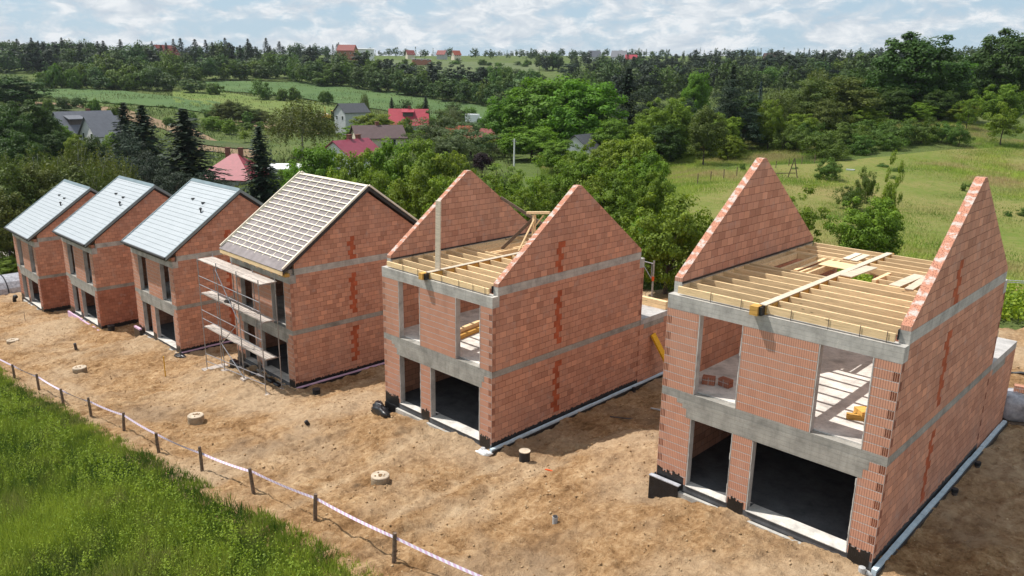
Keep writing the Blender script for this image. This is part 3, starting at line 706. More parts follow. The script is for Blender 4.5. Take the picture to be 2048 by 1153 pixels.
# sheets laid on the terrain: corner curves (top edge, bottom edge) as lines of sight, met with the ground once
def sheet(name, label, top, bot, mat, n=40, m=6, lift=.12):
    def curve(pts, t):
        c = np.array(pts, float); s = np.linspace(0, 1, len(c)); return np.interp(t, s, c[:,0]), np.interp(t, s, c[:,1])
    V = []
    for i in range(n+1):
        a = curve(top, i/n); b = curve(bot, i/n)
        A_ = hit(*a); B_ = hit(*b)
        for j in range(m+1):
            q = A_*(1-j/m)+B_*(j/m); w_ = (vnoise(np.array(i*.7), np.array(j*2.1))-.5)*.0
            V.append((q[0], q[1], 0))
    V = np.array(V); uu, vv = uv_of(V[:,0], V[:,1])
    V[:,2] = gz(V[:,0], V[:,1])+(fbm(V[:,0]*.08, V[:,1]*.08, 3)-.5)*np.clip(vv/120, 0, 1)*1.0+lift*np.clip(vv/100, .6, 6)
    I = np.arange((n+1)*(m+1)).reshape(n+1, m+1); F = np.stack([I[:-1,:-1], I[1:,:-1], I[1:,1:], I[:-1,1:]], -1).reshape(-1, 4)
    tag(link_mesh(name, np_mesh(name, V, F, mat, smooth=True)), label, 'field', kind='structure')
sheet('wheat_field', 'blue-green band of wheat above the ploughed strips', [(62,180),(200,181),(330,193),(452,208)], [(62,194),(200,205),(330,217),(446,232)], MT['wheat'])
sheet('wheat_field', 'large blue-green wheat field behind the red-roofed house', [(405,163),(600,167),(760,183),(1005,220)], [(430,182),(600,198),(760,222),(1000,262)], MT['wheat'], 50, 8)
sheet('ploughed_strip', 'long brown ploughed strip on the left slope', [(70,206),(240,219),(350,249),(455,290)], [(70,213),(235,233),(342,266),(440,306)], MT['ploughed'])
sheet('ploughed_strip', 'narrow brown strip below the young trees', [(420,243),(500,243),(560,250),(640,262)], [(420,250),(500,252),(560,262),(640,270)], MT['ploughed'])
sheet('ploughed_strip', 'brown plot behind the pink hip roof', [(400,292),(460,296),(520,302)], [(395,300),(455,312),(515,318)], MT['ploughed'], 16, 4)
sheet('potato_rows', 'dark green crop rows beside the ploughed strip', [(75,213),(150,216),(260,243)], [(75,220),(150,226),(255,252)], MT['potato'], 30, 4, .25)
sheet('potato_rows', 'dark green crop rows behind the pink hip roof', [(350,268),(420,283),(530,296)], [(345,274),(415,294),(520,306)], MT['potato'], 24, 4, .25)
sheet('light_meadow', 'pale sunlit meadow with a lone round tree', [(345,182),(430,184),(560,205),(720,222)], [(345,206),(430,222),(560,243),(700,240)], MT['light_grass'])
sheet('rear_meadow', 'open yellow-green meadow slope behind the largest shell', [(1300,356),(1500,338),(1700,326),(1900,302),(2150,290)], [(1225,540),(1340,572),(1700,588),(1900,596),(2150,606)], MT['rear_meadow'], 70, 50, .1)
sheet('far_field', 'grey-green far field above the hedgerow', [(770,122),(900,124),(1078,130)], [(775,136),(900,147),(1078,146)], MT['far_field'], 24, 5)
sheet('far_field', 'dark green far field below the ridge', [(905,147),(960,149),(1060,152)], [(930,160),(985,166),(1065,168)], MT['wheat'], 16, 4)
sheet('far_field', 'small pale field on the far ridge', [(1150,121),(1235,122)], [(1150,127),(1235,128)], MT['far_field'], 10, 3)
sheet('far_field', 'pale slope beside the far pines on the ridge', [(1385,124),(1500,126)], [(1385,134),(1500,136)], MT['light_grass'], 10, 3)
sheet('gravel_lane', 'pale gravel lane at the far left end of the row', [(-60,500),(30,505)], [(-60,530),(20,522)], MT['gravel_lane'], 12, 4)

# ------------------------------------------------------------------ world and sun
SUND = Vector((.66, .31, -1.27)).normalized()
el = math.asin(-SUND.z); az = math.atan2(-SUND.x, -SUND.y)
SC.world = bpy.data.worlds.new('World'); SC.world.use_nodes = True
wt = SC.world.node_tree; wn = wt.nodes; bg = wn['Background']
sky = wn.new('ShaderNodeTexSky'); sky.sky_type = 'NISHITA'; sky.sun_disc = False; sky.sun_elevation = el; sky.sun_rotation = az % (2*PI)
sky.dust_density = 1.2; sky.air_density = 1.0; sky.altitude = 250
class WT(NT):
    def __init__(s): s.t = wt; s.n = wn; s.l = wt.links
w = WT(); d = w.new('ShaderNodeTexCoord').outputs['Generated']; dx, dy, dz = w.sep(d)
q = w.comb(w.math('MULTIPLY', dx, 8.5), w.math('MULTIPLY', dy, 8.5), w.math('MULTIPLY', dz, 21.0))
n1 = w.noise(q, 1.25, 7, .62, .35); n2 = w.noise(w.vmath('ADD', q, (5.3, 2.1, .7)), 3.1, 6, .6, .4)
cov = w.math('ADD', w.math('MULTIPLY', n1, .68), w.math('MULTIPLY', n2, .32))
mask = w.ramp(cov, [(.42, 0.), (.53, .95)]); sh = w.ramp(n2, [(.34, (5.0, 5.6, 6.3)), (.50, (6.4, 6.8, 7.2)), (.62, (8.2, 8.3, 8.4))])
pale = w.mix(.8, sky.outputs[0], (4.2, 5.7, 7.0))
veil = w.mix(w.math('MULTIPLY', mask, .9), pale, sh)
wt.links.new(veil, bg.inputs['Color']); bg.inputs['Strength'].default_value = .1
sd = bpy.data.lights.new('sun', 'SUN'); sd.energy = 5.0; sd.angle = math.radians(.55); sd.color = (1.0, .955, .89)
so = bpy.data.objects.new('sun', sd); COL.objects.link(so); so.rotation_euler = SUND.to_track_quat('-Z', 'Y').to_euler(); so.location = (-20, -20, 40)
SC.view_settings.view_transform = 'Standard'; SC.view_settings.look = 'None'; SC.view_settings.gamma = 1; SC.view_settings.exposure = .17
cy = SC.cycles; cy.max_bounces = 6; cy.diffuse_bounces = 3; cy.glossy_bounces = 2; cy.transmission_bounces = 4; cy.transparent_max_bounces = 6; cy.volume_bounces = 0
cy.use_adaptive_sampling = True; cy.adaptive_threshold = .015; cy.use_denoising = True; cy.sample_clamp_indirect = 6
try: cy.denoiser = 'OPENIMAGEDENOISE'; cy.denoising_input_passes = 'RGB_ALBEDO_NORMAL'
except Exception: pass
# ------------------------------------------------------------------ vegetation
def unit(a): return a/np.maximum(np.linalg.norm(a, axis=-1, keepdims=True), 1e-9)
def leaf_quads(c, nrm, s, aspect=.62, g=RNG):
    n = len(c); nrm = unit(nrm); t = unit(np.cross(nrm, g.normal(size=(n, 3)))); b = np.cross(nrm, t); s = s[:,None]
    V = np.stack([c-t*s, c+b*s*aspect+nrm*s*.15, c+t*s, c-b*s*aspect+nrm*s*.15], 1)
    return V.reshape(-1, 3), (np.arange(n)*4)[:,None]+np.arange(4)[None]
def dirs(n, g, zmin=-1.):
    z = g.uniform(zmin, 1, n); a = g.uniform(0, 2*PI, n); r = np.sqrt(1-z*z); return np.stack([r*np.cos(a), r*np.sin(a), z], -1)
def broad_crown(seed, H=10., rad=3.6, base=.22, nb=60, per=130, bs=1.0, ls=.2, top=1.0, zmin=-.55, sq=1., fill=.25, lump=.22):
    """leaf clumps through the volume of an uneven crown; returns leaf centres, normals, sizes, tints and clump centres"""
    g = np.random.default_rng(seed); hz = H*(1-base)/2; zc = H*base+hz
    d = dirs(nb, g, zmin); ph = g.uniform(0, 6.28, 4)
    un = 1+lump*(np.sin(3*np.arctan2(d[:,1], d[:,0])+ph[0])*.6+np.sin(5*np.arctan2(d[:,1], d[:,0])+4*d[:,2]+ph[1])*.5)
    f = np.where(g.random(nb) < fill, g.uniform(.25, .7, nb), g.uniform(.72, 1.0, nb))*un
    prof = np.where(d[:,2] > 0, top, 1.)
    C = np.stack([d[:,0]*rad*f*prof, d[:,1]*rad*f*prof, zc+d[:,2]*hz*np.minimum(f, 1.05)*.93], -1)
    br = bs*g.uniform(.62, 1.25, nb); k = np.repeat(np.arange(nb), per)
    e = dirs(nb*per, g); rr = br[k]*g.uniform(.2, 1, nb*per)**.5*sq*np.where(g.random(nb*per) < .08, g.uniform(1, 1.5, nb*per), 1)
    P = C[k]+e*rr[:,None]*np.array([1.1, 1.1, .82])
    out = unit(P-np.array([0, 0, zc]))
    nr = e*.75+out*.55+np.array([0, 0, .35])+g.normal(0, .45, e.shape)
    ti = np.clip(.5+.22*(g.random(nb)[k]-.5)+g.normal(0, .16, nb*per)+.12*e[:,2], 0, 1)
    return P, nr, ls*g.uniform(.6, 1.3, nb*per), ti, C, g
def trunk_mesh(name, H, C, mat, r0=.2, seed=0, limbs=9, bare=.3, lean=0.):
    g = random.Random(seed); b = MB(); pts = []; n = 6
    for i in range(n): z = H*.72*i/(n-1); pts.append((lean*z+g.uniform(-.1, .1)*(i > 0), g.uniform(-.1, .1)*(i > 0), z-.15*(i == 0)))
    b.tube(pts, [r0*(1.25 if i == 0 else 1)*(1-.82*i/(n-1)) for i in range(n)], 7)
    idx = list(range(len(C))); g.shuffle(idx)
    for i in idx[:limbs]:
        c = C[i]; z = max(H*bare*.8, min(c[2]*.55, H*.6)); s = Vector((lean*z, 0, z)); e = Vector(c); m = s.lerp(e, .5)+Vector((0, 0, .3))
        b.tube([s, m, e], [r0*.42, r0*.26, r0*.08], 5)
    me_o = b.build(name, mat); me = me_o.data; bpy.data.objects.remove(me_o); return me
def mesh_of(name, P, nr, s, ti, mat, aspect=.62, g=RNG):
    V, F = leaf_quads(P, nr, s, aspect, g); return np_mesh(name, V, F, mat, tint=np.repeat(ti, 4))

PROTO = {}
def add_proto(key, name, crown, trunk, H, Wd): PROTO.setdefault(key, []).append((name, crown, trunk, H, Wd))
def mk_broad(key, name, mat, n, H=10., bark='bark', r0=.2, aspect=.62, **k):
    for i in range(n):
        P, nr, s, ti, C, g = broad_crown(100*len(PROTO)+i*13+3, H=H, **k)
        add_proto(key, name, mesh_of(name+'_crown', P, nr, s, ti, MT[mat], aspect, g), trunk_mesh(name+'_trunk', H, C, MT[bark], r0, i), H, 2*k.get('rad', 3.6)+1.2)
def mk_birch(key, name, mat, n, H=12., rad=2.6, strands=230, ls=.11, bark='birch_bark', chain=(14, 34)):
    for i in range(n):
        g = np.random.default_rng(900+i+len(key)); Ps = []; Ns = []; Ti = []; C = []
        for q in range(strands):
            d = dirs(1, g, -.25)[0]; f = g.uniform(.45, 1.0); p0 = np.array([d[0]*rad*f, d[1]*rad*f, H*.58+d[2]*H*.41*f]); C.append(p0)
            m = int(g.integers(*chain)); t = np.arange(m)*.115; drift = d[:2]*.25+g.normal(0, .12, 2)
            P = p0+np.stack([drift[0]*t+g.normal(0, .13, m), drift[1]*t+g.normal(0, .13, m), -t*1.0+g.normal(0, .06, m)], -1)
            Ps.append(P); Ns.append(g.normal(0, .7, (m, 3))+np.array([d[0], d[1], .45])); Ti.append(np.clip(g.normal(.5, .2)+g.normal(0, .14, m), 0, 1))
        P = np.concatenate(Ps); add_proto(key, name, mesh_of(name+'_crown', P, np.concatenate(Ns), ls*g.uniform(.7, 1.5, len(P)), np.concatenate(Ti), MT[mat], .6, g),
                  trunk_mesh(name+'_trunk', H*1.15, np.array(C), MT[bark], .13, i, 14), H, 2*rad+.8)
def mk_spruce(key, name, mat, n, H=14., rad=2.5, whorls=40, nb=10, per=16, ls=.2, base=.06, ragged=.25, trunk=True):
    for i in range(n):
        g = np.random.default_rng(500+i*7+len(key)+whorls); Ps = []; Ns = []; Ti = []
        for w_ in range(whorls):
            t = w_/(whorls-1); z = H*(base+(1-base)*t**.92); L = rad*(1-t)**.82*g.uniform(1-ragged, 1+ragged*.5)+.12
            a0 = g.uniform(0, 6.28); k = max(5, int(nb*(1-.45*t)))
            for q in range(k):
                a = a0+6.283*q/k+g.normal(0, .12); Lq = L*g.uniform(.7, 1.08); m = max(4, int(per*Lq/rad)+3); s = np.linspace(.12, 1, m)
                up = .12+.3*t; zz = z+Lq*(up*s-.42*s*s*(1-t*.5))
                off = g.normal(0, .12*Lq*(1.15-s), m); x = np.cos(a)*Lq*s-np.sin(a)*off; y = np.sin(a)*Lq*s+np.cos(a)*off
                Ps.append(np.stack([x, y, zz+g.normal(0, .07, m)], -1)); Ns.append(np.stack([np.cos(a)*.5+g.normal(0, .35, m), np.sin(a)*.5+g.normal(0, .35, m), np.full(m, .9)], -1))
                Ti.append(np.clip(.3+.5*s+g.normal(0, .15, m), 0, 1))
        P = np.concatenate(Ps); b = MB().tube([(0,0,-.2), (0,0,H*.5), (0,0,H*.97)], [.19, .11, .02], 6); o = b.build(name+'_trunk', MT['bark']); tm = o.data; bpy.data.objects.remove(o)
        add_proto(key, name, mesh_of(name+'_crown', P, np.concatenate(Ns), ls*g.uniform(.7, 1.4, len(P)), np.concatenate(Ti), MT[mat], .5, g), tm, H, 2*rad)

mk_broad('maple', 'maple_tree', 'leaf_maple', 3, H=14, rad=4.6, nb=190, per=95, bs=1.0, ls=.22, r0=.3, base=.03, zmin=-.85, lump=.28)
mk_broad('fruit', 'fruit_tree', 'leaf_fruit', 3, H=9, rad=3.6, nb=190, per=100, bs=.64, ls=.135, base=.0, zmin=-.85, fill=.35, lump=.3)
mk_broad('oak', 'oak_tree', 'leaf_oak', 2, H=16, rad=6.0, nb=270, per=85, bs=1.05, ls=.24, r0=.45, base=.02, zmin=-.85, lump=.25)
mk_broad('shrub', 'shrub', 'leaf_shrub', 3, H=4, rad=2.2, nb=60, per=110, bs=.55, ls=.10, base=.0, zmin=-.8, r0=.08, lump=.35)
mk_broad('young', 'young_tree', 'leaf_fruit', 2, H=8, rad=2.7, nb=75, per=75, bs=.55, ls=.12, base=.0, zmin=-.8, fill=.5, lump=.5, r0=.1)
mk_broad('grey', 'willow_tree', 'leaf_grey', 2, H=9, rad=3.4, nb=100, per=95, bs=.75, ls=.13, base=.02, zmin=-.85, fill=.35, lump=.4)
mk_broad('purple', 'plum_tree', 'leaf_purple', 1, H=6, rad=2.2, nb=60, per=110, bs=.65, ls=.13, base=.15, lump=.2)
mk_broad('pine', 'pine_tree', 'leaf_pine', 2, H=14, rad=3.2, nb=90, per=120, bs=.85, ls=.17, base=.05, zmin=-.8, aspect=.3, fill=.3, lump=.45, r0=.2, top=.85)
mk_broad('ash', 'ash_tree', 'leaf_birch', 2, H=13, rad=3.9, nb=120, per=120, bs=1.0, ls=.18, base=.02, zmin=-.85, fill=.3, lump=.3)
mk_birch('birch', 'birch_tree', 'leaf_birch', 3)
mk_birch('weeping', 'birch_tree', 'leaf_birch', 1, H=13, rad=4.2, strands=420, ls=.125, chain=(18, 40))
mk_spruce('spruce', 'spruce_tree', 'leaf_spruce', 2, ls=.22, ragged=.35, per=20, nb=11)
mk_spruce('narrow', 'spruce_tree', 'leaf_spruce', 1, rad=2.0, ragged=.15, per=20, nb=11)
mk_spruce('silver', 'spruce_tree', 'leaf_silver', 1, rad=2.3)
# far trees: crown and trunk in one mesh, fewer and bigger leaf clumps
def mk_far(key, name, mat, n, conifer=False, **k):
    for i in range(n):
        if conifer: mk_spruce('_t', name, mat, 1, whorls=22, nb=7, per=6, ls=.42, **k)
        else: mk_broad('_t', name, mat, 1, nb=46, per=34, ls=.42, **k)
        nm, cr, tr, H, Wd = PROTO['_t'].pop(); PROTO.setdefault(key, []).append((nm, cr, None, H, Wd))
    PROTO.pop('_t', None)
mk_far('fspruce', 'spruce_tree', 'leaf_spruce', 2, True, rad=3.5); mk_far('fpine', 'pine_tree', 'leaf_pine', 2, H=14, rad=3.4, bs=1.2, base=.04, zmin=-.85, lump=.35)
mk_far('foak', 'broadleaf_tree', 'leaf_far', 3, H=11, rad=4.2, bs=1.5, base=.0, zmin=-.9, lump=.3); mk_far('fmaple', 'broadleaf_tree', 'leaf_shrub', 3, H=11, rad=4.2, bs=1.5, base=.0, zmin=-.9, lump=.3)
mk_far('fbush', 'bush', 'leaf_shrub', 2, H=5, rad=3.2, bs=1.0, base=.0, zmin=-.9, lump=.35)

_cnt = [0]
def plant(key, x, y, h, wd, label, cat='tree', group=None, z=None, rz=None):
    _cnt[0] += 1; pr = PROTO[key]; nm, cr, tr, H, Wd = pr[_cnt[0] % len(pr)]
    z = float(gz(x, y)) if z is None else z; rz = R.uniform(0, 6.28) if rz is None else rz
    sc = (wd/Wd, wd/Wd*R.uniform(.9, 1.1), h/H)
    if tr is None:
        o = link_mesh(nm, cr); o.location = (x, y, z-.1); o.rotation_euler = (0, 0, rz); o.scale = sc; return tag(o, label, cat, group)
    r = empty(nm, (x, y, z-.1), rz, label, cat, group); r.scale = sc
    link_mesh('trunk', tr, r); link_mesh('crown', cr, r); return r
def tree(key, col, row, v, wpx, label, cat='tree', group=None, grow=1.0):
    """col: where it stands on the horizon line of the view, row: height of its top, v: metres ahead"""
    p = at_v(col, row, v); z = float(gz(p[0], p[1])); h = max(1.2, (p[2]-z+.1)*grow)
    return plant(key, p[0], p[1], h, max(1., wpx*v/FPX), label, cat, group, z)

# --- belt of trees just behind the houses, left to right
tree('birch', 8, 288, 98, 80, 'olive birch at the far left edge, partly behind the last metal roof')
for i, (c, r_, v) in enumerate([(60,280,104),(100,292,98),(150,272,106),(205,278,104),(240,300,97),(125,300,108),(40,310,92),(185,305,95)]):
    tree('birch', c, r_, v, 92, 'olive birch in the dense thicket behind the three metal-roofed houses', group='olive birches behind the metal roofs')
tree('pine', 300, 285, 110, 100, 'dark pine between the birch thicket and the tall ragged spruce')
tree('pine', 330, 320, 100, 110, 'low dark pine just behind the third metal roof')
tree('spruce', 365, 220, 116, 200, 'tall ragged dark spruce left of the pink hip roof')
tree('narrow', 516, 256, 112, 112, 'narrow dense dark spruce in front of the pink hip roof')
tree('spruce', 282, 214, 138, 140, 'thin spruce beside the right end of the grey-roofed house'); tree('spruce', 246, 208, 142, 110, 'thin spruce in front of the grey-roofed house')
tree('pine', 262, 250, 128, 90, 'bushy pine under the two thin spruces by the grey roof')
tree('pine', 415, 330, 104, 70, 'small open pine partly covering the pink hip roof wall')
tree('weeping', 600, 192, 162, 150, 'large weeping birch between the excavator and the pink hip roof')
tree('maple', 632, 285, 100, 118, 'bright green maple behind the ridge of the battened roof')
tree('maple', 590, 330, 94, 70, 'small bright maple branch-high behind the battened roof')
for i, (c, r_, v, w_) in enumerate([(715,292,84,150),(780,268,86,150),(845,275,84,150),(905,298,82,130),(745,330,76,140),(830,335,74,150),(900,345,72,140),(690,330,82,100)]):
    tree('fruit', c, r_, v, w_, 'yellow-green fruit tree in the orchard behind the battened roof', group='fruit trees behind the battened roof')
for i, (c, r_, v, w_) in enumerate([(985,350,78,120),(1050,352,76,120),(1075,318,84,110),(1000,395,68,120),(1120,330,80,110),(1010,330,92,110)]):
    tree('young', c, r_, v, w_, 'loose green tree behind the gables of the second roofless shell', group='loose trees behind the second shell')
for i, (c, r_, v, w_) in enumerate([(1165,300,78,130),(1215,272,80,140),(1275,262,78,150),(1300,300,72,130),(1240,330,68,150),(1190,345,70,120),(1310,340,68,110)]):
    tree('fruit', c, r_, v, w_, 'tall fruit tree in the clump between the two roofless shells', group='fruit trees between the roofless shells')
tree('fruit', 1345, 378, 56, 190, 'rounded dark apple tree right beside the left gable of the largest shell')
tree('fruit', 1290, 430, 60, 120, 'low apple tree partly behind the right gable of the second shell')
tree('young', 1600, 372, 60, 130, 'loose young tree half hidden by the left gable of the largest shell')
tree('fruit', 1752, 388, 57, 150, 'round-crowned young tree behind the open joists of the largest shell')
tree('young', 1790, 305, 61, 60, 'slender leader rising above the round-crowned young tree')
tree('shrub', 1660, 318, 102, 58, 'round bush alone in the meadow above the left gable', 'bush'); tree('shrub', 1738, 335, 88, 44, 'small dark bush beside the slender leader', 'bush')
tree('shrub', 1705, 368, 84, 60, 'low bush under the small dark bush', 'bush')
for i, (c, r_, v, w_) in enumerate([(215,300,118,110),(275,300,116,110),(310,310,122,110),(345,330,108,120),(395,345,112,90),(250,330,100,110),(180,315,112,100)]):
    tree('pine', c, r_, v, w_, 'dark bushy pine in the belt behind the second and third metal roofs', group='dark pines behind the metal roofs')
for i, (c, r_, v, w_) in enumerate([(20,330,90,120),(80,330,92,120),(140,335,94,120),(0,380,86,110)]):
    tree('ash', c, r_, v, w_, 'dense olive tree low behind the two farthest metal roofs', group='low olive trees behind the far metal roofs')
for i, (k, c, r_, v, w_) in enumerate([('oak',112,262,160,60),('fruit',150,268,156,60),('oak',185,272,152,60),('fruit',225,262,158,60),('oak',95,235,176,50)]):
    tree(k, c, r_, v, w_, 'garden tree hiding the walls of the grey-roofed house', group='trees in front of the grey-roofed house')
for i, (k, c, r_, v, w_) in enumerate([('fruit',395,335,126,60),('pine',440,352,122,60),('fruit',560,338,120,60),('fruit',655,300,118,70),('grey',880,268,150,70),('fruit',975,272,150,60),('grey',1010,285,140,60),('fruit',790,262,190,70),('fruit',850,255,200,60),('fruit',1150,300,112,70),('fruit',1205,290,112,70),('maple',1120,280,118,80)]):
    tree(k, c, r_, v, w_, 'leafy garden tree close in front of the village houses', group='garden trees in front of the village houses')
# --- village trees in the hollow
tree('maple', 1015, 188, 152, 96, 'sunlit lime-green maple right of the white van')
tree('maple', 1108, 148, 148, 190, 'biggest bright maple with a domed crown above the white pole')
tree('maple', 1178, 160, 138, 150, 'broad bluish-green maple joined to the biggest maple')
tree('maple', 1065, 250, 132, 120, 'lower maple crown behind the white pole'); tree('maple', 1225, 235, 128, 90, 'low maple at the right foot of the bluish-green maple')
tree('purple', 965, 302, 118, 46, 'small purple-leaved plum among the green trees', 'tree'); tree('grey', 872, 222, 150, 110, 'grey-green willow right of the bright red roof')
tree('grey', 905, 205, 190, 70, 'dark round tree between the red roof and the van'); tree('grey', 942, 246, 138, 120, 'grey-green willow below the white van'); tree('grey', 906, 258, 128, 120, 'grey-green willow in front of the orange-red roofs')
tree('fruit', 745, 225, 205, 110, 'broad bushy tree left of the bright red roof'); tree('fruit', 715, 248, 190, 80, 'bushy tree below the grey shed')
tree('narrow', 783, 196, 268, 28, 'dark conifer behind the left end of the bright red roof'); tree('foak', 808, 196, 272, 38, 'round tree behind the ridge of the bright red roof'); tree('narrow', 851, 193, 266, 30, 'dark conifer behind the right end of the bright red roof')
tree('birch', 728, 178, 262, 24, 'slim pale green birch above the grey shed'); tree('fbush', 650, 182, 330, 28, 'dark round bush alone in the meadow beyond the excavator', 'bush')
tree('fmaple', 520, 158, 332, 42, 'lone round tree on the pale meadow'); tree('fbush', 562, 178, 330, 28, 'left of two dark bushes right of the lone round tree', 'bush'); tree('fbush', 588, 176, 332, 28, 'right of two dark bushes right of the lone round tree', 'bush')
tree('fbush', 428, 166, 345, 32, 'dark bush at the left end of the pale meadow', 'bush'); tree('foak', 386, 158, 350, 56, 'wide dark bush left of the pale meadow', 'bush')
for c, r_ in [(440,207),(458,200),(475,205),(492,212),(510,218),(528,222)]: tree('ash', c, r_, 250, 42, 'young tree in the row along the ploughed strip', group='young trees along the ploughed strip')
tree('fruit', 424, 232, 222, 48, 'dark fruit tree on the left in the garden below the tree row'); tree('fruit', 459, 240, 215, 36, 'dark fruit tree on the right in the garden below the tree row'); tree('young', 488, 256, 200, 34, 'small thin tree behind the narrow dense spruce')
tree('oak', 20, 150, 270, 130, 'dark spreading tree at the left edge above the wheat band'); tree('oak', 48, 200, 165, 110, 'tall leafy tree left of the grey-roofed house'); tree('oak', 5, 215, 150, 100, 'dense leafy tree at the left edge below the spreading tree')
tree('maple', 122, 248, 172, 44, 'bright small tree against the wall of the grey-roofed house'); tree('oak', 25, 262, 130, 110, 'dark tree above the birch thicket at the left edge')
# --- wood and shrubs right of the village
for (k, c, r_, v, w_, l) in [('fruit',1345,190,132,120,'dark green broadleaf tree left of the pale ash'),('ash',1415,212,120,78,'pale yellow-green ash at the wood edge'),('spruce',1258,138,165,90,'tall dark spruce right of the maples'),
    ('pine',1300,165,158,90,'dark pine right of the tall spruce'),('pine',1465,160,138,120,'dark grey-green pine towering behind the pale ash'),('spruce',1468,132,180,60,'pointed spruce behind the dark grey-green pine'),
    ('silver',1523,163,158,30,'blue-grey spruce in the wood edge'),('birch',1562,168,142,90,'olive birch right of the blue-grey spruce'),('ash',1622,158,148,110,'wide olive ash in the middle of the wood edge'),
    ('birch',1640,128,185,70,'tall thin birch above the wide olive ash'),('ash',1700,155,150,130,'broad mid-green ash left of the great oak'),('oak',1722,138,176,110,'dark domed oak left of the great oak'),
    ('oak',1845,66,162,190,'great dark oak standing high against the sky'),('maple',1965,116,190,100,'light green maple right of the great oak'),('oak',2035,58,182,150,'dark oak at the right edge of the sky'),
    ('fruit',2010,165,148,90,'mid-green tree at the right edge under the dark oak'),('maple',1395,140,200,60,'bright green maple among dark pines'),('pine',1375,185,150,70,'dark pine between the broadleaf trees'),
    ('fruit',1545,195,135,60,'low green tree under the olive birch'),('oak',1780,150,185,90,'dark oak left behind the great oak'),('oak',1910,140,180,90,'dark tree low right of the great oak'),
    ('fruit',1600,225,136,90,'leafy tree low in the wood edge'),('ash',1660,200,140,80,'olive-green tree leaning over the hedge'),('oak',1500,190,150,90,'dark tree in the gap right of the pine'),
    ('young',2015,205,128,84,'leaning bare-stemmed apple tree at the right edge of the meadow'),('young',1945,182,142,58,'twiggy grey bush above the meadow on the right')]:
    tree(k, c, r_, v, w_, l)
for (c, r_, v, w_) in [(1650,262,122,90),(1700,245,126,100),(1752,235,130,90),(1800,240,128,90),(1850,235,128,90),(1620,240,134,70),(1890,245,128,60),(1925,245,126,56),(1675,280,118,70),(1725,270,122,70),(1570,250,132,60),(1780,262,124,70),(1600,258,130,70)]:
    tree('shrub', c, r_, v, w_, 'leafy shrub in the hedge along the top of the right meadow', 'bush', 'shrubs along the right meadow')
for i, (k, c, r_, v, w_) in enumerate([('fruit',1310,215,138,100),('oak',1370,225,142,100),('fruit',1440,225,132,110),('pine',1490,215,136,110),('oak',1530,225,142,90),('ash',1575,215,144,90),('fruit',1640,225,142,100),('oak',1690,215,150,110),('fruit',1740,215,146,90),('oak',1330,250,126,90),('fruit',1280,240,128,90),('fruit',1460,270,126,70),('fruit',1250,275,116,80)]):
    tree(k, c, r_, v, w_, 'full crown in the front rank of the wood beyond the right meadow', group='front rank of the right wood')
for i, (k, c, r_, v, w_) in enumerate([('oak',1790,175,152,90),('fruit',1840,205,150,90),('oak',1885,180,152,90),('fruit',1925,205,150,70)]):
    tree(k, c, r_, v, w_, 'full low crown in front of the great oak', group='low crowns before the great oak')
# --- hedgerows and woods farther off: single trees
def band(keys, pts, n, top, wd, label, group, rows=2, jit=8, seed=0, v=None, cat='tree'):
    g = random.Random(seed); c_ = [p[0] for p in pts]; r_ = [p[1] for p in pts]
    for i in range(n):
        c = c_[0]+(c_[-1]-c_[0])*(i+.5)/n+g.uniform(-jit, jit); row = float(np.interp(c, c_, r_))-g.uniform(0, rows)
        p = hit(c, row); vv = uv_of(p[0], p[1])[1]
        if v: vv = max(vv, v); 
        h = g.uniform(*top)*vv/FPX; w_ = g.uniform(*wd)*vv/FPX
        plant(g.choice(keys), p[0], p[1], h, w_, label, cat, group, float(p[2]))
band(['foak','fmaple','foak'], [(590,170),(700,180),(800,193),(900,206),(1000,222)], 40, (30,55), (34,52), 'broadleaf tree in the long hedgerow above the wheat field', 'hedgerow above the wheat', 6, 7, 1)
band(['foak','fmaple','fpine'], [(600,160),(700,168),(800,176),(900,188),(1060,205)], 34, (34,60), (34,54), 'tree in the second rank of the long hedgerow', 'hedgerow second rank', 8, 8, 2)
band(['fmaple','foak','fbush'], [(90,180),(200,182),(300,182),(345,186)], 18, (24,46), (30,46), 'rounded tree at the foot of the left wood', 'foot of the left wood', 4, 6, 3)
band(['foak','fmaple'], [(130,165),(300,168),(420,164),(590,163)], 34, (28,56), (36,56), 'leafy tree in the middle rank of the left wood', 'middle rank of the left wood', 8, 8, 4)
band(['fspruce','fpine','fspruce','foak'], [(-20,150),(150,150),(300,148),(560,146)], 48, (40,62), (30,48), 'dark conifer in the left wood', 'conifers of the left wood', 10, 8, 5)
band(['fspruce','foak','fpine'], [(-20,132),(100,130),(210,132)], 26, (34,48), (26,36), 'tall conifer on the left skyline', 'conifers on the left skyline', 6, 6, 6)
band(['fspruce','foak','fspruce'], [(295,128),(450,132),(580,130),(690,124)], 34, (20,40), (16,28), 'conifer on the skyline around the red-roofed far house', 'conifers around the far house', 6, 6, 7)
band(['foak','fmaple','fpine'], [(1130,205),(1300,200),(1500,190),(1700,180)], 30, (40,70), (40,60), 'tree deep in the wood behind the maples', 'trees deep in the right wood', 12, 10, 8, 210)
band(['fpine','foak','fspruce'], [(1130,165),(1300,160),(1500,158),(1800,150)], 40, (30,44), (30,44), 'dark tree in the far part of the right wood', 'far part of the right wood', 14, 10, 9, 300)
band(['fpine','fpine','fspruce'], [(1080,146),(1200,146),(1420,140),(1600,140),(1800,138)], 44, (20,34), (18,28), 'small dark tree below the far ridge on the right', 'trees below the far ridge', 8, 8, 10, 420)
band(['foak','fmaple'], [(1700,190),(1800,190),(1950,190),(2070,180)], 12, (50,80), (50,70), 'tree behind the great oak', 'trees behind the great oak', 10, 10, 11, 200)
band(['fbush','foak'], [(800,134),(1000,136),(1080,136)], 12, (8,14), (12,22), 'field bush below the far houses', 'field bushes below the far houses', 5, 14, 12, None, 'bush')
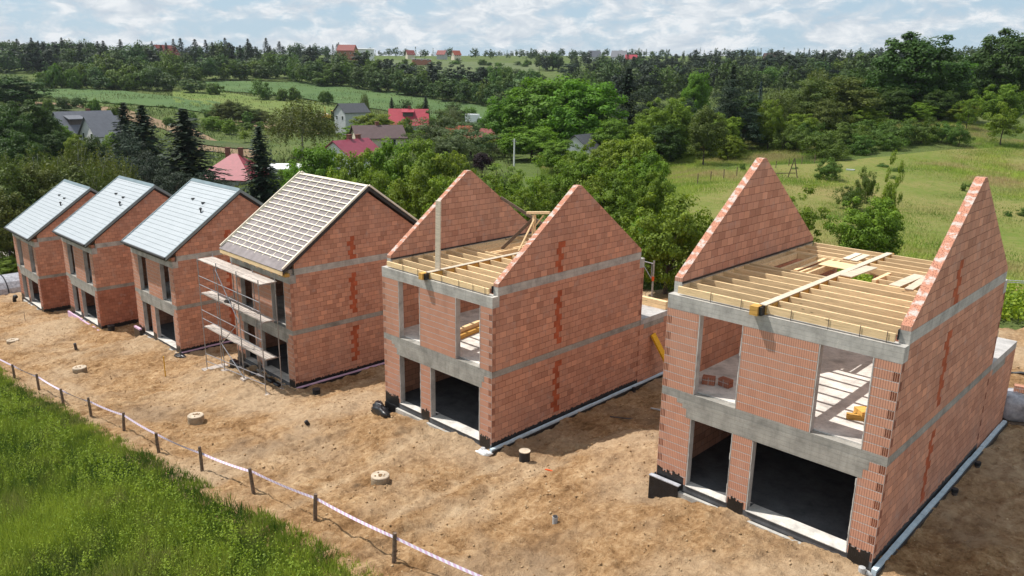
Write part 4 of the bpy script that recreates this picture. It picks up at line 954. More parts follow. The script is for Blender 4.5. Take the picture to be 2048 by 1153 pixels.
band(['foak','fbush'], [(960,158),(1000,160),(1075,168),(1090,172)], 10, (14,24), (20,32), 'dark bush at the end of the far field', 'bushes at the end of the far field', 4, 6, 13, None, 'bush')
band(['foak'], [(1080,142),(1125,142)], 6, (28,36), (18,26), 'dark tree in the square copse on the far field', 'square copse on the far field', 2, 4, 14)
# --- woods too far to count: one mass each
def far_wood(name, label, n, c0, c1, rows, v0, v1, hpx, seed):
    g = np.random.default_rng(seed); Vs = []; Fs = []; Ti = []; off = 0
    lib = [PROTO[k][i] for k in ('fspruce', 'foak', 'fpine') for i in range(2)]
    for i in range(n):
        c = g.uniform(c0, c1); v = math.exp(g.uniform(math.log(v0), math.log(v1))); p = at_v(c, 110, v); x, y = p[0], p[1]
        if float(vnoise(np.array(x*.011+seed), np.array(y*.011))) < .42: continue
        nm, me, _, H, Wd = lib[int(g.integers(len(lib)))]
        if me not in _raw:
            q = np.empty(len(me.vertices)*3, np.float32); me.vertices.foreach_get('co', q); _raw[me] = q.reshape(-1, 4, 3)
        q = _raw[me]; k = max(90, len(q)//7); sel = g.choice(len(q), k, replace=False); h = g.uniform(7, 13); s = h/H; big = 1.9
        a = q[sel]; ce = a.mean(1, keepdims=True); a = (ce+(a-ce)*big)*s; z = float(gz(x, y))
        Vs.append((a+np.array([x, y, z-.3])).reshape(-1, 3)); Fs.append(off+np.arange(k*4).reshape(-1, 4)); off += k*4; Ti.append(np.full(k*4, g.random()*.5+.1))
    tag(link_mesh(name, np_mesh(name, np.concatenate(Vs), np.concatenate(Fs), MT['leaf_far'], tint=np.concatenate(Ti))), label, 'wood', kind='stuff')
_raw = {}
far_wood('far_wood', 'woods along the far ridge below the sky', 900, -120, 2170, None, 850, 2300, 10, 3)
far_wood('far_wood', 'dark wood climbing the slope at the far left', 420, -200, 330, None, 470, 720, 10, 8)
far_wood('far_wood', 'woods far behind the great oak', 420, 1150, 2300, None, 330, 800, 10, 21)

# ------------------------------------------------------------------ grass and weeds
def in_view(x, y, m=420):
    z = gz(x, y); dx, dy, dz = x-CAMP[0], y-CAMP[1], z-CAMP[2]; v = dx*CF[0]+dy*CF[1]+dz*CF[2]; u = dx*CR[0]+dy*CR[1]+dz*CR[2]; c = 1024+FPX*u/np.maximum(v, 1); return (v > 6) & (c > -m) & (c < 2048+m)
def blades(name, label, x, y, z, h, wd, mat, tint, bend=.85):
    n = len(x); a = RNG.uniform(0, 6.283, n); l = RNG.uniform(0, 6.283, n); b = h*RNG.uniform(.1, bend, n)
    P0 = np.stack([x-np.cos(a)*wd/2, y-np.sin(a)*wd/2, z-.03], -1); P1 = np.stack([x+np.cos(a)*wd/2, y+np.sin(a)*wd/2, z-.03], -1)
    P2 = np.stack([x+np.cos(l)*b, y+np.sin(l)*b, z+np.sqrt(np.maximum(h*h-b*b, .02))], -1); V = np.stack([P0, P1, P2], 1).reshape(-1, 3)
    tag(link_mesh(name, np_mesh(name, V, np.arange(n*3).reshape(-1, 3), MT[mat], tint=np.repeat(tint, 3))), label, 'grass', kind='stuff')
def fore_grass():
    n = 1000000; x = RNG.uniform(-78, 6, n); y = -8.2-RNG.random(n)**1.2*30
    e = fbm(x*.5, y*.5, 3)*3.4-1.7; k = in_view(x, y) & (y < -8.4+e*.35+RNG.normal(0, .25, n)); x, y = x[k], y[k]; n = len(x)
    z = gz(x, y); p1 = fbm(x*.22, y*.22+4, 3); p2 = fbm(x*.8+9, y*.8, 3); edge = sstep(-8.6, -12.5, y)
    h = (.28+.55*edge)*(.55+.9*p1)*RNG.uniform(.6, 1.25, n)*.95; k = RNG.random(n) < .40+.75*p2; 
    ti = np.clip(.36+1.6*(p2-.45)+1.9*edge*(p1-.5)+RNG.normal(0, .18, n), 0, 1)
    blades('meadow_grass', 'tall wild grass on the field in front of the fence', x[k], y[k], z[k], h[k], RNG.uniform(.02, .05, k.sum()), 'grass_blade', ti[k])
    m = 24000; x = RNG.uniform(-55, 3, m); y = -9.4-RNG.random(m)*20; k = in_view(x, y) & (fbm(x*.3+3, y*.3, 3)+RNG.normal(0, .08, m) > .46); x, y = x[k], y[k]; m = len(x); z = gz(x, y)
    hh = RNG.uniform(.5, 1.0, m); q = 13; t = np.tile(np.linspace(.15, 1, q), m); k = np.repeat(np.arange(m), q); a = RNG.uniform(0, 6.283, m*q); r_ = .11*(1.15-t)+.02
    P = np.stack([x[k]+np.cos(a)*r_, y[k]+np.sin(a)*r_, z[k]+hh[k]*t], -1); N_ = np.stack([np.cos(a)*.6, np.sin(a)*.6, np.full(m*q, .8)], -1)+RNG.normal(0, .3, (m*q, 3))
    V, F = leaf_quads(P, N_, .055*(1.3-.7*t)*RNG.uniform(.7, 1.3, m*q), .42)
    tag(link_mesh('weed_stalks', np_mesh('weed_stalks', V, F, MT['leaf_weed'], tint=np.repeat(np.clip(t*.55+.25+RNG.normal(0, .12, m*q)+.3*(np.repeat(RNG.random(m), q)-.5), 0, 1), 4))), 'leafy yellow-green weeds growing through the grass', 'weeds', kind='stuff')
fore_grass()
def back_grass():
    n = 560000; u = RNG.uniform(4, 110, n); v = 40+RNG.random(n)**.8*110; x, y = xy_of(u, v)
    k = in_view(x, y) & ((y > yb_(x)+.5+RNG.normal(0, 1.2, n)) | (x > 13)); x, y = x[k], y[k]; n = len(x); z = gz(x, y)
    u, v = uv_of(x, y)
    p1 = fbm(x*.05, y*.05, 4); p2 = fbm(x*.35, y*.35, 3)
    h = (.14+.44*p1)*RNG.uniform(.5, 1.4, n)*(.45+1.0*p2); ti = np.clip(.45+2.6*(p1-.5)+.9*(p2-.5)+RNG.normal(0, .15, n), 0, 1)
    blades('rear_meadow_grass', 'uncut meadow grass on the slope behind the houses', x, y, z, h, RNG.uniform(.035, .085, n), 'meadow_blade', ti)
    n = 9000; x = RNG.uniform(-95, 14, n); y = yb_(x)+RNG.uniform(-.5, 7, n); k = in_view(x, y) & (fbm(x*.3, y*.3, 2) > .4); x, y = x[k], y[k]; n = len(x); z = gz(x, y); q = 14; k = np.repeat(np.arange(n), q)
    hh = RNG.uniform(.3, 1.3, n); e = dirs(n*q, RNG, -.2); P = np.stack([x[k]+e[:,0]*hh[k]*.5, y[k]+e[:,1]*hh[k]*.5, z[k]+(e[:,2]*.5+.4)*hh[k]], -1)
    V, F = leaf_quads(P, e+RNG.normal(0, .4, e.shape), RNG.uniform(.07, .15, n*q)); tag(link_mesh('undergrowth', np_mesh('undergrowth', V, F, MT['leaf_weed'], tint=np.repeat(RNG.random(n*q), 4))), 'rank weeds and nettles along the back of the site', 'weeds', kind='stuff')
back_grass()
def valley_grass():
    n = 260000; v = 60*np.exp(RNG.random(n)*math.log(430/60)); u = (RNG.random(n)*1.4-.7)*v; x, y = xy_of(u, v); k = ((y > 30) | (x < -86)) & ((u < 0) | (v > 170)); x, y = x[k], y[k]; n = len(x)
    k = fbm(x*.05+3, y*.05, 3)+RNG.normal(0, .1, n) > .42; x, y = x[k], y[k]; n = len(x); u, v = uv_of(x, y)
    z = gz(x, y)+(fbm(x*.08, y*.08, 3)-.5)*np.clip(v/120, 0, 1); h = RNG.uniform(.3, .8, n)*(.7+v/350); 
    blades('valley_grass', 'rough grass on the slopes of the valley', x, y, z, h, RNG.uniform(.12, .3, n)*(.5+v/250), 'valley_blade', np.clip(RNG.normal(.5, .2, n), 0, 1))
valley_grass()
band(['fbush','fbush','fmaple'], [(340,255),(420,262),(560,275),(700,290)], 16, (12,26), (16,30), 'garden bush on the slope above the pink hip roof', 'garden bushes in the hollow', 26, 14, 31, None, 'bush')
band(['fmaple','fbush','foak'], [(640,270),(760,282),(900,262),(1010,275)], 20, (22,40), (26,44), 'garden tree between the village roofs', 'garden trees in the village', 22, 12, 32, 200)
band(['fbush','foak'], [(85,235),(160,228),(230,236)], 7, (16,30), (20,32), 'bush behind the grey-roofed house', 'bushes behind the grey-roofed house', 10, 10, 33, None, 'bush')
band(['fbush'], [(60,196),(250,212),(440,230)], 14, (4,8), (12,22), 'low bush on the bank below the wheat band', 'bushes on the bank below the wheat', 3, 10, 34, None, 'bush')
g_ = random.Random(77)
for i in range(26):
    c, r_ = g_.uniform(1480, 2060), g_.uniform(330, 470); p = hit(c, r_, 40)
    plant('shrub', p[0], p[1], g_.uniform(.5, 1.3), g_.uniform(.9, 2.4), 'low weedy clump in the grass of the right meadow', 'bush', 'weedy clumps in the right meadow', float(p[2])-.1)
# ------------------------------------------------------------------ village
def mat_simple(n, c, r=.8, var=.12): return MT[n] if n in MT else plain(n, c, r, var, 1.5)
mat_simple('render_white', (.74, .74, .73)); mat_simple('render_grey', (.42, .44, .44)); mat_simple('render_cream', (.62, .56, .44)); mat_simple('old_wood_wall', (.10, .085, .075))
mat_simple('roof_pink', (.29, .052, .070), .55); mat_simple('roof_red', (.32, .034, .052), .5); mat_simple('roof_maroon', (.24, .045, .07), .5); mat_simple('roof_brown', (.10, .065, .065), .7)
mat_simple('roof_orange', (.28, .07, .04), .7); mat_simple('roof_slate', (.13, .135, .155), .5, .1); mat_simple('roof_dark', (.07, .072, .08), .6); mat_simple('roof_rust', (.20, .05, .042), .7)
mat_simple('window_glass', (.03, .035, .04), .12); mat_simple('chimney_brick', (.20, .09, .065)); mat_simple('brick_far', (.34, .15, .10)); mat_simple('vehicle_white', (.80, .81, .82), .3, .03)
mat_simple('vehicle_dark', (.03, .035, .05), .25); mat_simple('tyre', (.02, .02, .02)); mat_simple('machine_yellow', (.62, .34, .03), .5); mat_simple('machine_red', (.40, .05, .03), .5)
def hill_house(name, label, x, y, z, rz, w_, d_, hw, hr, wall, roof, hip=False, over=.45, chim=(), dormer=None, win=2, side_win=2, cat='house', roof_t=.12):
    r = empty(name, (x, y, z), rz, label, cat); X, Y = w_/2, d_/2; wm, rm = MT[wall], MT[roof]
    b = MB()
    if hip: b.box(-X, X, -Y, Y, -3, hw)
    else: b.prism([(-Y, -3), (Y, -3), (Y, hw), (0, hw+hr-.02), (-Y, hw)], 'x', -X, X)
    b.build('wall', wm, r); k = hr/Y; o = over
    b = MB()
    if hip:
        q = max(0, X-Y); zl = hw-k*o
        P = [(-X-o,-Y-o,zl),(X+o,-Y-o,zl),(X+o,Y+o,zl),(-X-o,Y+o,zl),(-q,0,hw+hr),(q,0,hw+hr)]; P2 = [(a,c,e-roof_t) for a, c, e in P[:4]]
        b.poly(P+P2, [(0,1,5,4),(1,2,5),(2,3,4,5),(3,0,4),(0,6,7,1),(1,7,8,2),(2,8,9,3),(3,9,6,0),(9,8,7,6)])
    else:
        for s in (-1, 1): b.prism([(s*(Y+o), hw-k*o+roof_t), (s*(Y+o), hw-k*o), (0, hw+hr), (0, hw+hr+roof_t)], 'x', -X-o, X+o)
    rf = b.build('roof', rm, r)
    for cx, cy, ch in chim:
        zc = hw+hr-k*abs(cy); MB().box(cx-.38, cx+.38, cy-.3, cy+.3, zc-.4, zc+ch).box(cx-.45, cx+.45, cy-.37, cy+.37, zc+ch, zc+ch+.12).build('chimney', MT['chimney_brick'], rf)
    for i in range(win):
        a = -X+w_*(i+.5)/win
        for s in (-1, 1):
            f = MB().box(a-.55, a+.55, s*(Y+.02)-.03, s*(Y+.02)+.03, hw*.35, hw*.35+1.35).build('window', MT['vehicle_white'], r)
            MB().box(a-.45, a+.45, s*(Y+.045)-.02, s*(Y+.045)+.02, hw*.35+.1, hw*.35+1.25).build('pane', MT['window_glass'], f)
    for i in range(side_win):
        a = -Y+d_*(i+.5)/side_win
        for s in (-1, 1):
            f = MB().box(s*(X+.02)-.03, s*(X+.02)+.03, a-.5, a+.5, hw*.4, hw*.4+1.3).build('window', MT['vehicle_white'], r)
            MB().box(s*(X+.045)-.02, s*(X+.045)+.02, a-.4, a+.4, hw*.4+.1, hw*.4+1.2).build('pane', MT['window_glass'], f)
    if dormer:
        dx, dw, dy0, dh = dormer                          # shed dormer on the slope that faces the viewer (-y)
        zr = hw+hr-k*abs(dy0); dm = MB().box(dx-dw/2, dx+dw/2, dy0, dy0+dh/k*1.2, zr-.3, zr+dh).build('dormer', MT['old_wood_wall'], r)
        MB().prism([(dy0-.4, zr+dh-.05), (dy0-.4, zr+dh+.1), (dy0+dh/k*1.9, zr+dh+.95), (dy0+dh/k*1.9, zr+dh+.8)], 'x', dx-dw/2-.3, dx+dw/2+.3).build('dormer_roof', rm, dm)
    return r
def facing(col):      # turn so that local -y looks back along the line of sight
    return math.atan2(*(-(CAMP[:2]*0)+RH[::-1]).tolist()) if False else math.atan2(RH[1], RH[0])-math.atan((col-1024)/FPX)
def at_house(name, label, col, row_base, v, turn, *a, **k):
    p = at_v(col, row_base, v); return hill_house(name, label, p[0], p[1], p[2], facing(col)+math.radians(turn), *a, **k)
at_house('village_house', 'house with pink hip roof and two square chimneys between dark spruces', 476, 392, 148, -28, 10.5, 9.5, 4.0, 3.9, 'render_grey', 'roof_pink', hip=True, chim=((-1.6,.4,1.3),(1.0,.4,1.3)), win=2)
at_house('white_annexe', 'white flat annexe right of the pink-roofed house', 600, 372, 142, -8, 9, 7, 3.4, .5, 'render_white', 'vehicle_white', win=1, cat='building')
at_house('village_house', 'large house with grey tiled roof and dormer on the left', 172, 279, 182, 24, 11.8, 9.0, 2.0, 4.2, 'render_white', 'roof_slate', chim=((1.5,.6,1.0),), dormer=(-2.9,3.0,-3.0,1.3), win=3)
at_house('village_house', 'second grey tiled gable joined behind the dormer roof', 208, 283, 174, 24, 6.5, 7.5, 1.6, 3.7, 'render_white', 'roof_slate', win=1)
at_house('village_house', 'house with bright red roof and one wide dormer', 818, 268, 240, 0, 11.0, 9.5, 3.0, 4.2, 'render_grey', 'roof_red', chim=((.2,.3,1.1),), dormer=(-.2,3.0,-2.4,1.3), win=3)
at_house('grey_shed', 'small grey two-storey shed with dark gable roof beside the excavator', 704, 251, 236, 32, 8.0, 6, 4.0, 2.2, 'render_grey', 'roof_dark', win=1, cat='shed')
at_house('village_house', 'white gabled house with maroon metal roof above the orchard', 704, 345, 136, 48, 8.2, 6.8, 3.2, 2.3, 'render_white', 'roof_maroon', chim=((0,.3,1.0),(2.2,.3,.9)), win=2)
at_house('village_house', 'low house with brown roof left of the bright red roof', 756, 298, 168, 14, 10, 7, 2.6, 2.2, 'render_cream', 'roof_brown', chim=((0,.2,.8),))
at_house('village_house', 'white house with orange-red roof half hidden by willows', 902, 300, 178, 16, 9, 7, 2.8, 2.4, 'render_white', 'roof_orange', win=3)
at_house('village_house', 'pale house with orange-red roof left of the white pole', 998, 300, 182, -10, 8, 6, 2.6, 2.0, 'render_cream', 'roof_rust', win=2)
at_house('village_house', 'white house with dark roof right of the white pole', 1170, 336, 128, 62, 7.0, 6.0, 3.0, 2.3, 'render_white', 'roof_dark', win=2)
for (c, rb, v, turn, w_, d_, hw, hr, wall, roof, lab) in [(331,122,520,35,13,11,4,5.5,'render_white','roof_rust','far white house with red roof among the conifers on the left skyline'),
    (695,113,640,-20,13,10,4.5,4,'brick_far','roof_rust','far unplastered brick house with red roof on the skyline'),(731,115,650,10,12,11,6,.6,'render_white','render_grey','far white flat-roofed house beside the brick one'),
    (820,112,780,20,7,6,1.5,3.5,'render_cream','roof_rust','far house with small rust roof between skyline trees'),(884,113,780,-25,8,7,1.8,3.5,'render_grey','roof_rust','far house with rust roof and grey wall on the skyline'),
    (912,114,760,30,7,6,2,3.5,'render_cream','roof_orange','far house with the most orange roof on the skyline'),(843,123,660,4,15,7,1.5,.2,'brick_far','render_grey','far long unfinished brick ground floor without a roof'),
    (1188,122,850,25,12,10,4,6,'render_white','roof_slate','far white house with steep grey roof on the ridge'),(1238,121,850,-10,15,10,3.5,6,'render_white','roof_slate','far wide house with pale grey roof on the ridge'),
    (1262,124,700,0,9,7,2.2,3.5,'render_white','roof_red','far small house with vivid red roof on the ridge'),(1437,134,620,0,5,3,2,.6,'render_white','vehicle_white','far tiny white hut on the pale slope'),
    (1538,120,720,20,9,8,1.5,4,'brick_far','roof_brown','far brown roof above the dark pines')]:
    at_house('hillside_house', lab, c, rb, v, turn, w_, d_, hw, hr, wall, roof, win=3, side_win=2, over=.6)
def vehicle_at(name, label, cat, col, row, v, turn):
    p = at_v(col, row, v); p[2] = max(p[2], float(gz(p[0], p[1]))+.05); return empty(name, p, facing(col)+math.radians(turn), label, cat)
def box_van(label, col, row, v, turn, s=1.0):
    r = vehicle_at('delivery_van', label, 'van', col, row, v, turn); r.scale = (s, s, s)
    MB().box(-3.0, 1.0, -1.1, 1.1, .75, 3.2).build('cargo_box', MT['vehicle_white'], r, bevel=.05)
    b = MB().prism([(1.04,.5),(3.0,.5),(3.0,1.15),(2.3,1.35),(1.7,2.3),(1.04,2.35)], 'y', -1.0, 1.0); b.build('cab', MT['vehicle_white'], r, bevel=.05)
    MB().prism([(2.28,1.42),(1.78,2.2),(1.81,2.22),(2.33,1.44)], 'y', -.85, .85).build('windscreen', MT['window_glass'], r)
    for s_ in (-1, 1): MB().prism([(1.2,1.4),(2.1,1.4),(1.65,2.1),(1.2,2.1)], 'y', s_*1.005-.01, s_*1.005+.01).build('side_window', MT['window_glass'], r)
    MB().box(-3.0, 1.03, -.5, .5, .5, .74).build('chassis', MT['vehicle_dark'], r)
    for x in (-2.0, 2.1):
        for y in (-.95, .95): MB().tube([(x, y-.12, .42), (x, y+.12, .42)], .42, 12).build('wheel', MT['tyre'], r)
    return r
box_van('white box van parked on the edge of the wheat field', 951, 250, 246, 180-18+180)
r = vehicle_at('parked_car', 'dark blue van parked just right of the white box van', 'car', 968, 252, 244, 160+180)
MB().prism([(-2,.5),(2.2,.5),(2.2,1.1),(1.5,1.3),(.9,2.0),(-2,2.05)], 'y', -.9, .9).build('body', MT['vehicle_dark'], r, bevel=.05)
MB().prism([(1.52,1.36),(.98,1.95),(1.0,1.98),(1.58,1.38)], 'y', -.75, .75).build('windscreen', MT['vehicle_white'], r)
for x in (-1.3, 1.4):
    for y in (-.8, .8): MB().tube([(x, y-.1, .36), (x, y+.1, .36)], .36, 12).build('wheel', MT['tyre'], r)
r = vehicle_at('tractor', 'yellow and red tractor with glazed cab beside the grey shed', 'tractor', 664, 243, 240, 150)
MB().box(-.2, 2.3, -.55, .55, .9, 1.9).build('bonnet', MT['machine_yellow'], r, bevel=.06); MB().box(-1.5, -.2, -.8, .8, 1.2, 3.0).build('cab', MT['window_glass'], r); MB().box(-1.6, -.1, -.9, .9, 3.0, 3.15).build('cab_roof', MT['machine_yellow'], r)
MB().box(2.3, 3.0, -.9, .9, .5, 1.4).build('front_loader', MT['machine_red'], r)
for x, rad in ((-1.1, .85), (1.7, .55)):
    for y in (-.95, .95): MB().tube([(x, y-.2, rad), (x, y+.2, rad)], rad, 14).build('wheel', MT['tyre'], r)
MB().tube([(2.0,.3,1.9),(2.0,.3,4.2)], .09, 6).build('exhaust_pipe', MT['machine_yellow'], r)
r = vehicle_at('trailer', 'pale farm trailer left of the yellow tractor', 'trailer', 646, 240, 250, 20)
MB().box(-1.8, 1.8, -1, 1, .8, 1.9).build('load_bed', MT['render_cream'], r, bevel=.04)
for x in (-.9, .9):
    for y in (-.9, .9): MB().tube([(x, y-.12, .42), (x, y+.12, .42)], .42, 10).build('wheel', MT['tyre'], r)
p = at_v(1028, 335, 126); r = empty('utility_pole', (p[0], p[1], float(gz(p[0], p[1]))), 0, 'slender white pole standing in front of the biggest maple', 'pole')
top = at_v(1028, 278, 126); MB().tube([(0,0,-1), (0,0,top[2]-r.location.z)], [.16, .10], 8).build('mast', MT['render_white'], r); MB().bar((-.5,0,top[2]-r.location.z-.4), (.5,0,top[2]-r.location.z-.4), .08, .08).build('crossarm', MT['steel_tube'], r)
p = hit(-30, 590); q = hit(45, 585)
r = empty('foil_tunnel', (float(p[0]), float(p[1]), float(gz(p[0], p[1]))), facing(10)+.25, 'low foil tunnel beside the lane left of the last house', 'tunnel')
b = MB(); 
for i in range(8):
    a, c = PI*i/8, PI*(i+1)/8; b.poly([(-4,1.9*math.cos(a),1.7*math.sin(a)),(4.5,1.9*math.cos(a),1.7*math.sin(a)),(4.5,1.9*math.cos(c),1.7*math.sin(c)),(-4,1.9*math.cos(c),1.7*math.sin(c))], [(0,1,2,3)])
b.build('foil_cover', MT['bag_plastic'], r)
for x in (-4, -1.2, 1.6, 4.5): MB().tube([(x, 1.92*math.cos(PI*i/10), 1.72*math.sin(PI*i/10)) for i in range(11)], .05, 5).build('hoop', MT['black_plastic'], r)
tree('fruit', 18, 512, 83, 70, 'small round tree beside the lane left of the last house')
tree('shrub', -5, 545, 84, 50, 'low bush at the left edge beside the foil tunnel', 'bush')

# ------------------------------------------------------------------ things on the site
def ground_at(col, row):
    p = hit(col, row, 12); return float(p[0]), float(p[1])
def cistern(col, row, rad, h, label, lidless=False):
    x, y = ground_at(col, row); z = soil_z(x, y); r = empty('concrete_shaft', (x, y, z), R.uniform(0, 6), label, 'shaft', 'concrete shafts along the site')
    MB().tube([(0,0,-.3), (0,0,h)], rad, 32).build('ring', MT['shaft_concrete'], r, smooth=False, bevel=.02)
    MB().tube([(0,0,h+.004), (0,0,h+.075)], rad*.985, 32).build('lid', MT['shaft_lid'], r, bevel=.02)
    b = MB()
    for i in range(16): a = R.uniform(0, 6.28); q = R.uniform(0, .6)*rad; s = R.uniform(.015, .04); b.prism([(q*math.cos(a)+s*math.cos(t)*R.uniform(.6,1.2), q*math.sin(a)+s*math.sin(t)*R.uniform(.6,1.2)) for t in np.arange(0, 6.28, 1.05)], 'z', h+.07, h+.08+s*.5)
    b.build('dirt_crumbs', MT['bare_soil'], r); return r
plain('shaft_concrete', (.30, .23, .155), .95, .35, 3); plain('shaft_lid', (.47, .385, .29), .9, .3, 4)
cistern(761, 970, .33, .27, 'round concrete shaft with dirt heaped on its lid, nearest of its kind'); cistern(392, 841, .37, .36, 'round concrete shaft in front of the scaffolded house')
cistern(160, 743, .40, .22, 'round concrete shaft between the orange marker and the tape fence'); cistern(26, 684, .4, .02, 'low round shaft nearly buried in the soil at the left edge')
def pot(name, label, cat, col, row, rad, h, m, lid=None, tilt=0.):
    x, y = ground_at(col, row); z = soil_z(x, y); r = empty(name, (x, y, z), R.uniform(0, 6), label, cat); r.rotation_euler[0] = tilt
    MB().tube([(0,0,-.2), (0,0,h*.5), (0,0,h)], [rad, rad*.97, rad], 20).build('pipe_body', MT[m], r)
    MB().tube([(0,0,h+.002), (0,0,h+.03)], rad*1.02 if lid else rad*.8, 20).build('lid' if lid else 'pipe_mouth', MT[lid or 'dark_trim'], r)
pot('inspection_shaft', 'black plastic shaft with sandy lid beside the second shell', 'shaft', 1049, 925, .21, .33, 'black_plastic', 'shaft_lid')
pot('pipe_stub', 'short grey pipe stub in the soil in front of the largest shell', 'pipe', 1110, 1046, .085, .2, 'grey_plastic')
pot('pipe_stub', 'small dark pipe stub lying between two concrete shafts', 'pipe', 616, 852, .09, .16, 'black_plastic', None, .5)
pot('inspection_shaft', 'short black shaft beside the battened house wall', 'shaft', 633, 787, .2, .2, 'black_plastic', 'dark_trim')
pot('inspection_shaft', 'short black shaft between the first and second metal-roofed house', 'shaft', 223, 661, .24, .34, 'black_plastic', 'dark_trim')
pot('pipe_stub', 'thin rusty pipe standing in front of the middle metal-roofed house', 'pipe', 152, 697, .1, .42, 'rusty_steel', None, .15)
x, y = ground_at(331, 754); tag(MB().tube([(0,0,-.2),(.02,0,1.25)], .032, 6).build('marker_stake', MT['formwork_yellow']), 'thin yellow stake standing alone in front of the third metal roof', 'stake').location = (x, y, soil_z(x, y))
x, y = ground_at(50, 640); tag(MB().tube([(0,0,-.2),(.03,0,.8)], .02, 6).build('marker_rod', MT['rusty_steel']), 'thin rod in the soil in front of the last two houses', 'rod').location = (x, y, soil_z(x, y))
x, y = ground_at(1100, 941); tag(MB().prism([(-.22,-.04),(.0,.03),(.2,-.02),(.24,.05),(.0,.10),(-.2,.04)], 'z', .03, .06).build('tape_scrap', MT['orange_plastic']), 'orange scrap of plastic on the bare soil', 'scrap').location = (x, y, soil_z(x, y))
# boundary posts and tape
POSTS = [(-46.5,-8.3),(-42.6,-8.05),(-37.9,-8.15),(-34.3,-7.95),(-30.5,-7.75),(-26.0,-7.95),(-22.1,-7.85),(-18.5,-7.6),(-14.6,-7.5),(-10.4,-7.55)]
pr = MB().tube([(0,0,-.35),(.01,0,.5),(0,.01,1.02)], [.07, .066, .06], 8).build('fence_post', MT['post_wood']); post0 = pr; PT = []
OR = ['at the left edge of the picture', 'second from the left edge', 'below the nearly buried shaft', 'below the thin rusty pipe', 'left of the shaft by the orange marker', 'below the shaft in front of the scaffold', 'right of the shaft in front of the scaffold', 'in the middle of the tape run', 'left of the nearest concrete shaft', 'nearest the bottom edge of the picture']
for i, (x, y) in enumerate(POSTS):
    o = post0 if i == 0 else post0.copy()
    if i: COL.objects.link(o)
    o.location = (x, y, float(gz(x, y))-.02); o.rotation_euler = (R.uniform(-.07, .07), R.uniform(-.07, .07), R.uniform(0, 6)); o.scale = (1, 1, R.uniform(.95, 1.12))
    tag(o, 'weathered stake of the tape fence, '+OR[i], 'fence post', 'stakes of the tape fence'); PT.append(Vector((x, y+.06, float(gz(x, y))+.82)))
b = MB(); ends = [Vector((-52, -8.4, float(gz(-52, -8.4))+.8))]+PT+[Vector((-5.5, -7.2, float(gz(-5.5, -7.2))+.72))]
for a, c in zip(ends[:-1], ends[1:]):
    n = 14; tw = R.uniform(-1.2, 1.2); P = []
    for i in range(n+1):
        t = i/n; q = a.lerp(c, t); q.z -= .05*4*t*(1-t); an = .35+tw*math.sin(t*PI); u = Vector((0, math.sin(an), math.cos(an)))*.042; P.append((q-u, q+u))
    for i in range(n): b.poly([P[i][0], P[i+1][0], P[i+1][1], P[i][1]], [(0,1,2,3)])
tag(b.build('barrier_tape', MT['barrier_tape']), 'long white and pink barrier tape strung along the stakes', 'tape')
# scaffold in front of the battened house
def scaffold():
    g0 = -4.62; r = empty('scaffold', w2('C', 0, 0, 0), HOUSE['C'][3], 'tube scaffold with three plank decks in front of the battened house', 'scaffold')
    st = MT['steel_tube']; xs = [-7.75, -5.35, -2.95, -.55]; yf, yb = -1.42, -.52; zt = 5.75
    base = lambda x: soil_z(HOUSE['C'][0]+x, HOUSE['C'][1]-1)-HOUSE['C'][2]
    for x in xs:
        for y in (yf, yb):
            z0 = base(x); MB().tube([(x, y, z0+.02), (x, y, zt)], .028, 6).build('upright', st, r)
            if x > -7: MB().box(x-.2, x+.2, y-.14, y+.14, z0-.05, z0+.05).build('base_board', MT['scaffold_plank'], r)
    MB().box(-8.0, -7.5, yf-.25, yb+.3, base(-7.75)+.02, base(-7.75)+.07).build('base_board', MT['scaffold_plank'], r); MB().box(-7.95,-7.55,yf-.1,yf+.1,base(-7.75)-.1,base(-7.75)+.018).build('base_block', MT['pale_concrete'], r)
    for k, z in enumerate((1.55, 3.55, 5.52)):
        for x in xs: MB().tube([(x, yf-.05, z-.06), (x, yb+.05, z-.06)], .024, 6).build('transom', st, r)
        spans = list(zip(xs[:-1], xs[1:]))
        for a, c in spans:
            for y in ([yf+.1, yf+.42] if k < 2 else [yf+.06, yf+.37, yf+.68]): MB().box(a-.12, c+.08, y, y+.29, z-.025+R.uniform(0,.012), z+.02+R.uniform(0,.012)).build('deck_board', MT['scaffold_plank'], r)
        if k < 2:
            for h in (.55, 1.05): MB().tube([(xs[0]-.05, yf, z+h), (xs[-1]+.05, yf, z+h)], .022, 6).build('guard_rail', st, r)
    for h in (.55, 1.0): MB().tube([(xs[0]-.05, yf, base(-7.7)+h), (xs[-1], yf, base(-2)+h*.9)], .022, 6).build('guard_rail', st, r)
    for (xa, za, xb, zb_) in ((-5.35, 5.4, -2.95, 3.0), (-2.95, 3.0, -5.35, 1.2), (-5.35, 1.2, -2.95, base(-3)+.15)): MB().tube([(xa, yf-.05, za), (xb, yf-.05, zb_)], .026, 6).build('brace', st, r)
    for z0 in (-.3, 1.7):
        b = MB()
        for s in (0, .38): b.tube([(-2.6+s, yb-.1, z0), (-2.6+s, yb-.1, z0+2.0)], .016, 5)
        for i in range(6): b.tube([(-2.6, yb-.1, z0+.2+i*.32), (-2.22, yb-.1, z0+.2+i*.32)], .014, 5)
        b.build('ladder', st, r)
scaffold()
x, y, z = w2('C', -5.0, -1.1, 3.58); tag(MB().box(-.18,.18,-.12,.12,0,.09).box(-.05,.2,-.1,.1,.09,.16).build('tool_heap', MT['rusty_steel']), 'small heap of tools on the middle scaffold deck', 'tools').location = (x, y, z)
b = MB(); rr = random.Random(4)
for i in range(9): b.box(-6.6+i*.62, -6.1+i*.62, -.55+rr.uniform(-.08,.1), -.2, -.85+rr.uniform(-.05,.08), -.28+rr.uniform(-.12,.1))
